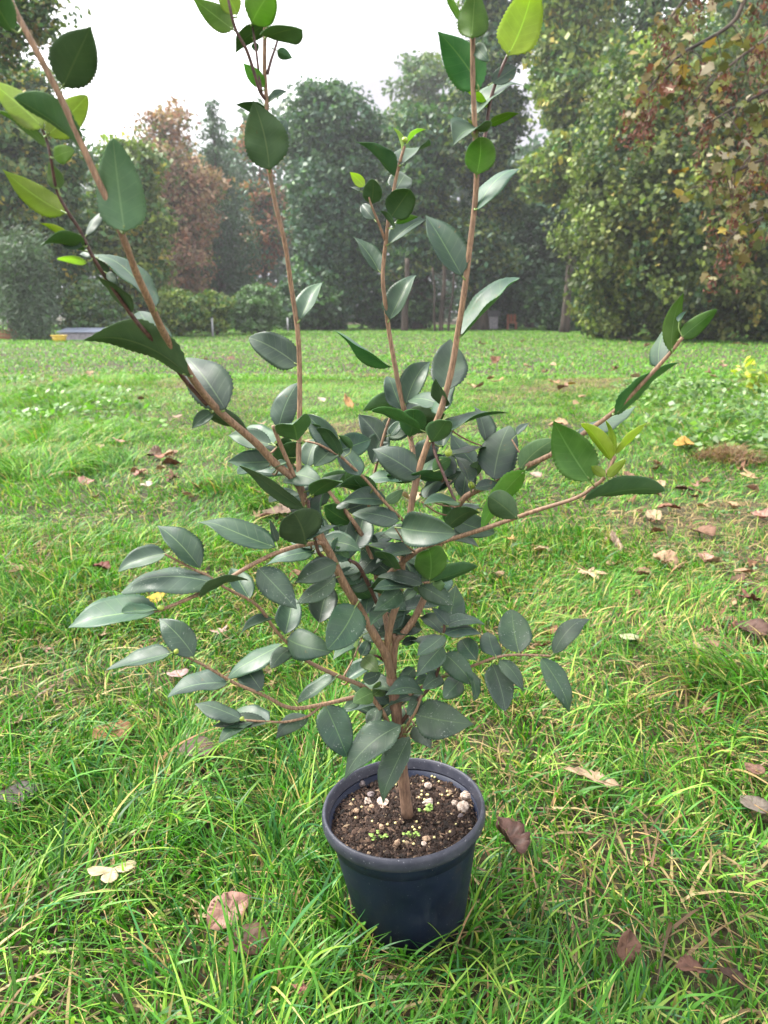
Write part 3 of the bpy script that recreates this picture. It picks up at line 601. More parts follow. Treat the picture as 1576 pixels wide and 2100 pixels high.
l.new(c, p.inputs['Base Color']); l.new(ramp(n, l, f, .3, .7, (.38,)*3, (.6,)*3), p.inputs['Roughness']); bump(n, l, p, sc, .12, .001); p.inputs['Specular IOR Level'].default_value = .3; M_POT = m
m, n, l, p = mat('pot_rim_plastic'); co = objco(n)
f = noise(n, l, 30, 6, co, .7); sp = noise(n, l, 300, 2, co)
c = ramp(n, l, f, .35, .7, (.016, .019, .034), (.055, .058, .078)); c = mixc(n, l, ramp(n, l, sp, .66, .74), c, (.22, .22, .25))
l.new(c, p.inputs['Base Color']); p.inputs['Roughness'].default_value = .5; bump(n, l, p, f, .15, .001); M_RIM = m
POT_TILT = math.radians(-4.0); PB = np.array([at(843, 1955, POT_Y)[0], POT_Y, 0.0])
pot = empty('plant_pot', PB, 'round dark navy plastic nursery pot, rolled rim, leaning a little in the grass', 'plant pot'); pot.rotation_euler = (0, POT_TILT, 0)
mb = MB(); mb.add(*lathe([(0.001, .003), (.069, .003), (.073, .006), (.0948, .1415), (.0951, .1425), (.0967, .1432), (.0992, .1610), (.0992, .1640), (.0970, .1640), (.0930, .140), (.088, .105), (.001, .104)]))
me = mb.mesh('pot_body'); link_mesh('pot_body', me, M_POT, pot)
mb = MB(); mb.add(*lathe([(.0975, .1665), (.0988, .1630), (.1040, .1622), (.1062, .1640), (.1070, .1685), (.1066, .1745), (.1052, .1792), (.1032, .1806), (.1014, .1798), (.1002, .1760), (.0975, .1665)]))
link_mesh('pot_rim', mb.mesh('pot_rim'), M_RIM, pot)
SOILZ = .156
m, n, l, p = mat('potting_soil'); a = n.new('ShaderNodeAttribute'); a.attribute_name = 'Col'
l.new(a.outputs['Color'], p.inputs['Base Color']); p.inputs['Roughness'].default_value = .95; M_SOIL = m
rng = np.random.RandomState(700)
nr_, na_ = 46, 150; R_, A_ = np.meshgrid(np.linspace(0.0005, .0972, nr_), np.linspace(0, 2*math.pi, na_, endpoint=False), indexing='ij')
X, Y = R_*np.cos(A_), R_*np.sin(A_)
Z = SOILZ+.010*(fnoise(X*30+5, Y*30+5)-.5)+.006*(vnoise(X*130+5, Y*130+9)-.5)+.003*rng.uniform(-1, 1, X.shape)*(R_ > .002)-.004*(R_/.097)**6
V = np.stack([X, Y, Z], -1).reshape(-1, 3); I = np.arange(nr_*na_).reshape(nr_, na_)
F = np.stack([I[:-1], np.roll(I, -1, 1)[:-1], np.roll(I, -1, 1)[1:], I[1:]], -1).reshape(-1, 4)
sc0 = np.array([.026, .015, .0105])*(0.6+1.2*fnoise(V[:, 0]*90+3, V[:, 1]*90+3)[:, None])
nc = 4200; aa = rng.uniform(0, 6.28, nc); rr = .0965*rng.rand(nc)**.5; sz = rng.uniform(.0006, .0024, nc)*rng.choice([1, 1, 1.7], nc)
oc = np.array([(1, 0, 0), (0, 1, 0), (-1, 0, 0), (0, -1, 0), (0, 0, 1), (0, 0, -1)], float)
Cx, Cy = rr*np.cos(aa), rr*np.sin(aa); Cz = SOILZ+.010*(fnoise(Cx*30+5, Cy*30+5)-.5)+.001
Q = (oc[None]*rng.uniform(.5, 1.3, (nc, 6, 1))*sz[:, None, None]*np.array([1, 1, .8])*np.where(rng.rand(nc) < .12, 2.6, 1)[:, None, None]**np.array([1, 0, 0]))
th = rng.uniform(0, 6.28, nc)[:, None]; Q = np.stack([Q[..., 0]*np.cos(th)-Q[..., 1]*np.sin(th), Q[..., 0]*np.sin(th)+Q[..., 1]*np.cos(th), Q[..., 2]], -1)+np.stack([Cx, Cy, Cz], -1)[:, None]
of = np.array([(0, 1, 4), (1, 2, 4), (2, 3, 4), (3, 0, 4), (1, 0, 5), (2, 1, 5), (3, 2, 5), (0, 3, 5)])
pal = np.array([(.026, .015, .011), (.055, .032, .022), (.012, .008, .006), (.12, .075, .05), (.30, .22, .14)])
cc = pal[rng.choice(5, nc, p=[.33, .28, .2, .14, .05])]*rng.uniform(.7, 1.3, (nc, 1))
F3 = (np.arange(nc)[:, None, None]*6+of[None]+len(V)).reshape(-1, 3); F = np.vstack([F, np.hstack([F3, F3[:, 2:3]])]) if False else F
me1 = bpy.data.meshes.new('potting_soil'); me1.from_pydata(np.vstack([V, Q.reshape(-1, 3)]).tolist(), [], F.tolist()+F3.tolist()); me1.update()
ca = me1.color_attributes.new('Col', 'FLOAT_COLOR', 'POINT'); c4 = np.ones((len(V)+nc*6, 4), np.float32); c4[:, :3] = np.vstack([sc0, np.repeat(cc, 6, 0)]); ca.data.foreach_set('color', c4.ravel())
o = link_mesh('potting_soil', me1, M_SOIL, None, PB); o.rotation_euler = (0, POT_TILT, 0)
tag(o, 'crumbly dark brown potting soil filling the navy pot', 'soil', kind='stuff')
_n = np.array([math.sin(POT_TILT), 0, math.cos(POT_TILT)]); SP = PB+_n*SOILZ
def on_soil(px, py, lift=0.0):
    d = ray(px, py); t = np.dot(SP+_n*lift-CAMP, _n)/np.dot(d, _n); return CAMP+d*t
def stone_mesh(rx, ry, rz, seed, name, amp=.34):
    rng = np.random.RandomState(seed); V = []; ns, nt = 14, 9
    for i in range(nt):
        th = math.pi*i/(nt-1)
        for k in range(ns):
            ph = 2*math.pi*k/ns; d = np.array([math.sin(th)*math.cos(ph), math.sin(th)*math.sin(ph), math.cos(th)])
            r = 1+amp*2*(vnoise(d[0]*2.1+seed*3.1+20, d[1]*2.1+d[2]*1.7+40)-.5)+.06*rng.uniform(-1, 1)*(0 < i < nt-1)
            V.append(d*r*[rx, ry, rz*.85])
    F = [[i*ns+k, (i+1)*ns+k, (i+1)*ns+(k+1) % ns, i*ns+(k+1) % ns] for i in range(nt-1) for k in range(ns)]
    mb = MB(); mb.add(V, F); return mb.mesh(name, name != 'pebble')
def stone_mat(name, c0, c1):
    m, n, l, p = mat(name); f = noise(n, l, 260, 4, objco(n), .7); l.new(ramp(n, l, f, .35, .62, c0, c1), p.inputs['Base Color'])
    p.inputs['Roughness'].default_value = .9; bump(n, l, p, f, .7, .0015); return m
M_ST = {'w': stone_mat('pale_stone', (.24, .17, .13), (.58, .49, .42)), 't': stone_mat('tan_stone', (.2, .12, .08), (.42, .30, .2)), 'g': stone_mat('grey_stone', (.10, .08, .08), (.24, .2, .2))}
for i, (px, py, w, h, k, lab) in enumerate([
    (755, 1644, 19, 22, 'w', 'whitish pebble left of the large one under the hanging leaf tip'), (784, 1646, 36, 23, 'w', 'large flat whitish pebble under the hanging leaf tip'), (764, 1655, 14, 14, 't', 'tan pebble between the whitish pair left of the trunk'),
    (742, 1607, 18, 17, 'g', 'grey pebble near the back left of the soil'), (761, 1628, 18, 13, 'g', 'dark grey pebble behind the whitish pair'), (879, 1645, 27, 16, 'w', 'pointed pale pebble just right of the trunk'),
    (878, 1611, 20, 16, 'w', 'rough pale lump behind the trunk to its right'), (958, 1633, 30, 25, 'w', 'upper of the two big pinkish white pebbles by the right rim'), (951, 1655, 33, 28, 'w', 'lower of the two big pinkish white pebbles by the right rim'),
    (933, 1647, 15, 18, 'w', 'smaller pinkish pebble left of the big pair by the right rim'), (945, 1673, 13, 11, 'g', 'greenish grey pebble below the big pair by the right rim'), (815, 1728, 16, 17, 't', 'round tan pebble against the front rim'),
    (874, 1720, 19, 13, 't', 'flat brown pebble near the front right rim'), (870, 1730, 15, 10, 'w', 'pale pebble half buried at the front right rim'), (783, 1697, 15, 14, 't', 'tan crumb of bark in the front of the soil'), (731, 1662, 16, 13, 't', 'beige pebble at the left of the soil')]):
    q = on_soil(px, py, .004); s = .88/px_per_m(q)/2
    o = link_mesh('pebble', stone_mesh(w*s, w*s*.8, h*s*1.0, 710+i, 'pebble'), M_ST[k], None, q); o.rotation_euler = (0, 0, i*1.3)
    tag(o, lab, 'pebble', 'pebbles on the potting soil')
m, n, l, p = mat('fertilizer_granule'); p.inputs['Base Color'].default_value = (.62, .55, .24, 1); p.inputs['Roughness'].default_value = .4; M_GRAN = m
gm = stone_mesh(.0017, .0017, .0016, 3, 'granule', .05)
gm.materials.append(M_GRAN); rng = np.random.RandomState(740)
for px, py in [(742, 1655), (864, 1630), (869, 1638), (874, 1628), (860, 1637), (865, 1621), (872, 1660), (880, 1628), (898, 1648), (905, 1630), (917, 1631), (918, 1622), (947, 1598), (950, 1602), (968, 1622), (811, 1610), (815, 1604), (809, 1600), (763, 1684), (796, 1690), (812, 1687), (855, 1683), (860, 1698), (852, 1701), (936, 1690), (730, 1675), (846, 1696), (893, 1595), (888, 1592), (899, 1604), (772, 1590), (828, 1745-20), (850, 1732), (893, 1716), (922, 1706), (725, 1640), (833, 1600), (870, 1600)]:
    q = on_soil(px+rng.uniform(-2, 2), py+rng.uniform(-2, 2), .0035)
    o = bpy.data.objects.new('fertilizer_granule', gm); COL.objects.link(o); o.location = tuple(q)
    tag(o, 'tiny round yellowish granule scattered on the potting soil', 'granule', 'fertilizer granules on the soil')
m, n, l, p = mat('seedling_green'); p.inputs['Base Color'].default_value = (.22, .36, .07, 1); p.inputs['Roughness'].default_value = .5; M_SEED = m
for i, (px, py, k, lab) in enumerate([(780, 1722, 7, 'tuft of tiny round leaved seedlings at the front left of the soil'), (845, 1718, 5, 'tiny seedlings at the front of the soil, right of the round tan pebble'), (876, 1666, 8, 'tiny green seedlings just right of the trunk foot')]):
    q = on_soil(px, py, .001); o = empty('seedling', q, lab, 'seedling', 'seedlings in the pot'); rng = np.random.RandomState(760+i); st = MB(); lv = MB()
    for j in range(k):
        e = np.array([rng.uniform(-.011, .011), rng.uniform(-.006, .006), rng.uniform(.004, .010)]); st.add(*tube(catmull([e*[.3, .3, 0], e*[.7, .7, .7], e], 3), .0003, 5))
        for sgn in (-1, 1):
            a = rng.uniform(0, 3); c = e+np.array([math.cos(a), math.sin(a), 0])*.0019*sgn
            lv.add([c+np.array([math.cos(t)*.0020, math.sin(t)*.0017, .0004*math.cos(2*t)]) for t in np.linspace(0, 6.283, 10, endpoint=False)]+[c+np.array([math.cos(t)*.0020, math.sin(t)*.0017, -.0004]) for t in np.linspace(0, 6.283, 10, endpoint=False)],
                   [list(range(10)), list(range(10, 20))[::-1]]+[[t, t+10, (t+1) % 10+10, (t+1) % 10] for t in range(10)])
    link_mesh('stem', st.mesh('stem'), M_SEED, o); link_mesh('leaf', lv.mesh('leaf'), M_SEED, o)

# ------------------------------------------------------------------ the shrub
def leaf_upper(name, c0, c1, vein, trans, dusty):
    m, n, l, p = mat(name); uvn = n.new('ShaderNodeUVMap'); sx = n.new('ShaderNodeSeparateXYZ'); l.new(uvn.outputs[0], sx.inputs[0])
    def M(op, a, b=None, c=None):
        x = n.new('ShaderNodeMath'); x.operation = op
        for s, v in zip(x.inputs, (a, b, c)):
            if v is None: continue
            if isinstance(v, (int, float)): s.default_value = v
            else: l.new(v, s)
        return x.outputs[0]
    au = M('ABSOLUTE', sx.outputs[0]); rib = M('LESS_THAN', au, .035)
    ph = M('FRACT', M('SUBTRACT', M('MULTIPLY', sx.outputs[1], 8.0), M('MULTIPLY', au, 1.5)))
    sv = M('MULTIPLY', M('LESS_THAN', M('ABSOLUTE', M('SUBTRACT', ph, .5)), .045), M('LESS_THAN', au, .85))
    co = n.new('ShaderNodeTexCoord').outputs['Object']; oi = n.new('ShaderNodeObjectInfo')
    f = noise(n, l, 55, 4, co); c = ramp(n, l, f, .3, .7, c0, c1)
    c = mixc(n, l, M('MULTIPLY', sv, .16), c, vein); c = mixc(n, l, M('MULTIPLY', rib, .75), c, vein)
    hv = n.new('ShaderNodeHueSaturation'); l.new(c, hv.inputs['Color']); l.new(M('MULTIPLY_ADD', oi.outputs['Random'], .7, .7), hv.inputs['Value']); c = hv.outputs[0]; l.new(M('MULTIPLY_ADD', M('FRACT', M('MULTIPLY', oi.outputs['Random'], 7.3)), .035, .49), hv.inputs['Hue']); l.new(M('MULTIPLY_ADD', M('FRACT', M('MULTIPLY', oi.outputs['Random'], 13.7)), .4, .75), hv.inputs['Saturation'])
    sp = M('MULTIPLY', ramp(n, l, noise(n, l, 95, 3, co, .7), .66, .71), M('GREATER_THAN', M('FRACT', M('MULTIPLY', oi.outputs['Random'], 29.1)), .55)); c = mixc(n, l, M('MULTIPLY', sp, .7), c, (.12, .085, .035))
    bl = ramp(n, l, noise(n, l, 24, 2, co), .4, .7); c = mixc(n, l, M('MULTIPLY', bl, .30), c, vein)
    if dusty:
        d1 = noise(n, l, 420, 3, co); d2 = noise(n, l, 70, 3, co); dd = M('MULTIPLY', ramp(n, l, d1, .60, .68), ramp(n, l, d2, .48, .62))
        c = mixc(n, l, M('MULTIPLY', dd, dusty), c, (.42, .46, .42))
    l.new(c, p.inputs['Base Color']); p.inputs['Specular IOR Level'].default_value = .6
    l.new(ramp(n, l, f, .3, .7, (.42,)*3, (.62,)*3), p.inputs['Roughness'])
    h = M('SUBTRACT', M('MULTIPLY', f, .4), M('ADD', M('MULTIPLY', sv, .5), M('MULTIPLY', rib, .8))); bump(n, l, p, h, .35, .0006)
    translucent_mix(m, n, l, p, mixc(n, l, 1.0, c, (1.7, 1.9, 1.0), 'MULTIPLY'), trans); return m
M_UP = {'n': leaf_upper('leaf_upper', (.018, .050, .031), (.034, .080, .046), (.12, .20, .085), .16, 0), 'd': leaf_upper('leaf_upper_dusty', (.019, .049, .029), (.036, .080, .046), (.11, .18, .08), .16, .55),
        'm': leaf_upper('leaf_upper_fresh', (.05, .11, .02), (.10, .19, .035), (.2, .3, .08), .35, 0), 'y': leaf_upper('leaf_upper_young', (.19, .26, .05), (.29, .36, .07), (.35, .48, .1), .45, 0)}
M_LO = {'n': leaf_upper('leaf_under', (.062, .145, .05), (.09, .195, .065), (.16, .26, .09), .40, 0), 'm': leaf_upper('leaf_under_fresh', (.10, .20, .035), (.15, .26, .05), (.22, .34, .1), .5, 0), 'y': leaf_upper('leaf_under_young', (.25, .32, .06), (.34, .42, .08), (.42, .55, .12), .55, 0)}
for mm in M_LO.values(): mm.node_tree.nodes['Principled BSDF'].inputs['Specular IOR Level'].default_value = .3
M_LO['d'] = M_LO['n']
m, n, l, p = mat('petiole_green'); p.inputs['Base Color'].default_value = (.16, .24, .06, 1); p.inputs['Roughness'].default_value = .45; M_PET = m
m, n, l, p = mat('bark_copper'); co = objco(n); mp = n.new('ShaderNodeMapping'); mp.inputs['Scale'].default_value = (1, 1, .16); l.new(co, mp.inputs[0])
f = noise(n, l, 520, 5, mp.outputs[0], .65); f2 = noise(n, l, 28, 3, co)
c = ramp(n, l, f, .33, .68, (.11, .06, .034), (.38, .24, .14)); c = mixc(n, l, ramp(n, l, f2, .45, .7, (0,)*3, (.6,)*3), c, (.19, .125, .085))
l.new(c, p.inputs['Base Color']); p.inputs['Roughness'].default_value = .6; bump(n, l, p, f, .55, .0012); M_TWIG = m
m, n, l, p = mat('bark_trunk'); co = objco(n); mp = n.new('ShaderNodeMapping'); mp.inputs['Scale'].default_value = (1, 1, .2); l.new(co, mp.inputs[0])
f = noise(n, l, 330, 6, mp.outputs[0], .7); l.new(ramp(n, l, f, .3, .7, (.075, .040, .026), (.26, .155, .098)), p.inputs['Base Color']); p.inputs['Roughness'].default_value = .85; bump(n, l, p, f, .6, .0015); M_TRUNK = m
m, n, l, p = mat('bark_dark_twig'); f = noise(n, l, 300, 4, objco(n)); l.new(ramp(n, l, f, .3, .7, (.035, .016, .014), (.12, .06, .045)), p.inputs['Base Color']); p.inputs['Roughness'].default_value = .5; bump(n, l, p, f, .4, .0008); M_DTW = m
m, n, l, p = mat('flower_bud'); p.inputs['Base Color'].default_value = (.30, .40, .06, 1); p.inputs['Roughness'].default_value = .35; M_BUD = m

# each branch: pixel path with its distance from the trunk's own distance, and its width in pixels at both ends
BR = {
 'T': ('t', [(836, 1672, 0), (829, 1610, 0), (820, 1530, 0), (812, 1450, 0), (803, 1388, 0)], 26, 25),
 'A': ('c', [(805, 1395, 0), (792, 1345, -.003), (770, 1305, -.008), (735, 1245, -.02), (705, 1195, -.03), (678, 1137, -.04), (655, 1095, -.045), (632, 1045, -.05), (610, 990, -.055), (564, 950, -.07), (526, 909, -.09), (450, 843, -.125), (405, 790, -.15), (372, 738, -.175), (335, 680, -.2), (303, 610, -.23), (280, 560, -.245), (258, 500, -.26), (225, 420, -.27), (192, 350, -.275), (150, 255, -.28), (115, 180, -.285), (65, 85, -.29), (28, 15, -.29), (8, -35, -.29), (-15, -100, -.29)], 19, 13),
 'B': ('d', [(425, 830, -.135), (378, 777, -.15), (340, 722, -.17), (307, 690, -.19), (273, 650, -.2), (220, 573, -.215), (190, 525, -.225), (163, 470, -.23), (143, 440, -.235), (117, 390, -.24), (104, 320, -.25), (97, 290, -.25), (86, 262, -.25)], 11, 6),
 'C': ('c', [(614, 990, -.055), (613, 925, -.05), (615, 850, -.05), (615, 760, -.05), (611, 680, -.055), (598, 590, -.06), (585, 500, -.07), (568, 430, -.075), (553, 350, -.08), (549, 280, -.09), (547, 205, -.095), (543, 140, -.1), (544, 66, -.105), (546, 0, -.11), (548, -60, -.11)], 12, 8),
 'C2': ('d', [(546, 205, -.095), (533, 185, -.1), (519, 140, -.105), (505, 100, -.11), (484, 61, -.115), (472, 15, -.12), (462, -40, -.12)], 8, 6),
 'C3': ('d', [(537, 190, -.1), (530, 140, -.098), (525, 96, -.096), (517, 40, -.095), (520, -20, -.095)], 6, 4),
 'C4': ('d', [(549, 152, -.1), (556, 125, -.097), (566, 95, -.094), (572, 74, -.092)], 7, 4),
 'S': ('c', [(604, 978, -.06), (590, 945, -.065), (575, 910, -.07), (560, 873, -.075)], 10, 9),
 'D': ('c', [(850, 1015, .03), (852, 975, .045), (846, 920, .06), (836, 870, .07), (827, 830, .07), (818, 790, .07), (810, 747, .07), (800, 690, .07), (793, 640, .065), (786, 580, .06), (787, 540, .06), (792, 494, .055), (797, 451, .05), (804, 415, .05), (810, 378, .05), (821, 331, .045), (830, 300, .045)], 13, 7),
 'D2': ('c', [(791, 494, .055), (776, 455, .05), (761, 418, .045), (756, 400, .045)], 7, 4),
 'D3': ('c', [(757, 1040, .06), (760, 1003, .065), (771, 960, .07), (788, 892, .075), (803, 850, .08)], 7, 6),
 'E': ('c', [(797, 1365, .004), (796, 1310, .0), (806, 1263, -.005), (815, 1235, -.006), (824, 1170, -.008), (831, 1110, -.01), (840, 1060, -.01), (849, 1010, -.01), (864, 950, -.012), (885, 890, -.015), (905, 840, -.02), (925, 765, -.025), (938, 690, -.03), (953, 595, -.04), (966, 490, -.045), (975, 410, -.05), (978, 350, -.055), (976, 290, -.06), (973, 233, -.065), (970, 150, -.07), (970, 70, -.075), (970, -40, -.08)], 16, 11),
 'E2': ('d', [(980, 330, -.055), (996, 275, -.05), (1003, 223, -.05), (1012, 185, -.05), (1026, 148, -.05), (1043, 110, -.05)], 9, 7),
 'E3': ('d', [(888, 905, -.012), (893, 930, -.02), (909, 970, -.03), (922, 1000, -.035), (936, 1032, -.04)], 7, 7),
 'F': ('c', [(773, 1185, .03), (770, 1165, .03), (757, 1127, .035), (735, 1085, .04), (711, 1051, .05), (691, 1028, .055), (673, 1005, .06), (640, 973, .065), (617, 960, .07), (596, 950, .075)], 13, 6),
 'F0': ('c', [(800, 1320, .006), (790, 1260, .02), (781, 1215, .028), (773, 1185, .03)], 13, 13),
 'F2': ('c', [(880, 1120, .0), (840, 1080, -.005), (790, 1030, -.01), (752, 985, -.015), (720, 955, -.02), (697, 935, -.02), (655, 912, -.02), (630, 905, -.015)], 8, 5),
 'G': ('c', [(805, 1390, .008), (811, 1320, .012), (822, 1305, .014), (845, 1277, .02), (868, 1232, .025), (885, 1180, .03), (900, 1120, .03), (918, 1080, .025), (932, 1054, .02), (957, 1018, .01), (1021, 988, -.005), (1079, 957, -.02), (1140, 927, -.035), (1200, 887, -.05), (1250, 852, -.06), (1290, 815, -.07), (1345, 757, -.08), (1380, 718, -.085), (1400, 692, -.09)], 17, 8),
 'G2': ('c', [(812, 1325, .012), (807, 1300, .012)], 12, 11),
 'H': ('c', [(795, 1180, -.012), (808, 1168, -.02), (840, 1142, -.03), (872, 1122, -.035), (905, 1112, -.04), (1000, 1082, -.06), (1100, 1047, -.08), (1180, 1022, -.1), (1220, 997, -.11), (1243, 975, -.115), (1262, 935, -.115)], 12, 8),
 'I': ('c', [(675, 1130, -.045), (662, 1114, -.05), (628, 1116, -.06), (572, 1132, -.075), (510, 1162, -.09), (450, 1198, -.1), (400, 1222, -.11), (335, 1249, -.12), (318, 1253, -.12)], 11, 8),
 'I2': ('d', [(676, 1150, -.045), (655, 1135, -.055), (645, 1100, -.068), (636, 1052, -.075), (633, 1025, -.075)], 9, 6),
 'J': ('c', [(803, 1495, -.004), (785, 1460, -.006), (768, 1437, -.01), (749, 1410, -.015), (691, 1385, -.03), (633, 1357, -.04), (602, 1330, -.05), (567, 1294, -.06), (527, 1241, -.07), (462, 1205, -.08), (430, 1183, -.085), (393, 1165, -.09), (338, 1136, -.1)], 11, 5),
 'K': ('c', [(765, 1434, -.01), (729, 1430, -.015), (661, 1445, -.03), (597, 1452, -.045), (540, 1425, -.06), (480, 1400, -.07), (420, 1365, -.08), (362, 1338, -.09)], 11, 5),
 'K2': ('c', [(663, 1444, -.03), (633, 1468, -.04), (600, 1478, -.05), (567, 1481, -.055), (500, 1477, -.07)], 6, 5),
 'L': ('c', [(815, 1445, .005), (860, 1412, .0), (915, 1385, -.01), (963, 1368, -.02), (1015, 1349, -.03), (1055, 1343, -.035), (1130, 1345, -.05)], 9, 5),
 'M': ('d', [(818, 1490, .0), (855, 1440, -.01), (885, 1405, -.015), (899, 1374, -.02), (905, 1330, -.02), (911, 1294, -.022), (912, 1275, -.022)], 9, 6),
 'N': ('c', [(819, 1522, -.005), (838, 1483, -.02), (853, 1459, -.025), (866, 1425, -.025)], 8, 5),
 'N2': ('c', [(821, 1525, .003), (840, 1495, -.0), (850, 1485, -.0)], 6, 5),
 'O': ('c', [(827, 1185, -.01), (850, 1196, -.02), (884, 1194, -.03)], 6, 5),
 'P': ('d', [(775, 1240, -.0), (752, 1190, -.01), (735, 1160, -.02), (716, 1148, -.025)], 9, 8),
 'Q': ('d', [(795, 1360, .006), (772, 1345, -.005), (752, 1352, -.01), (740, 1360, -.012)], 7, 4),
}
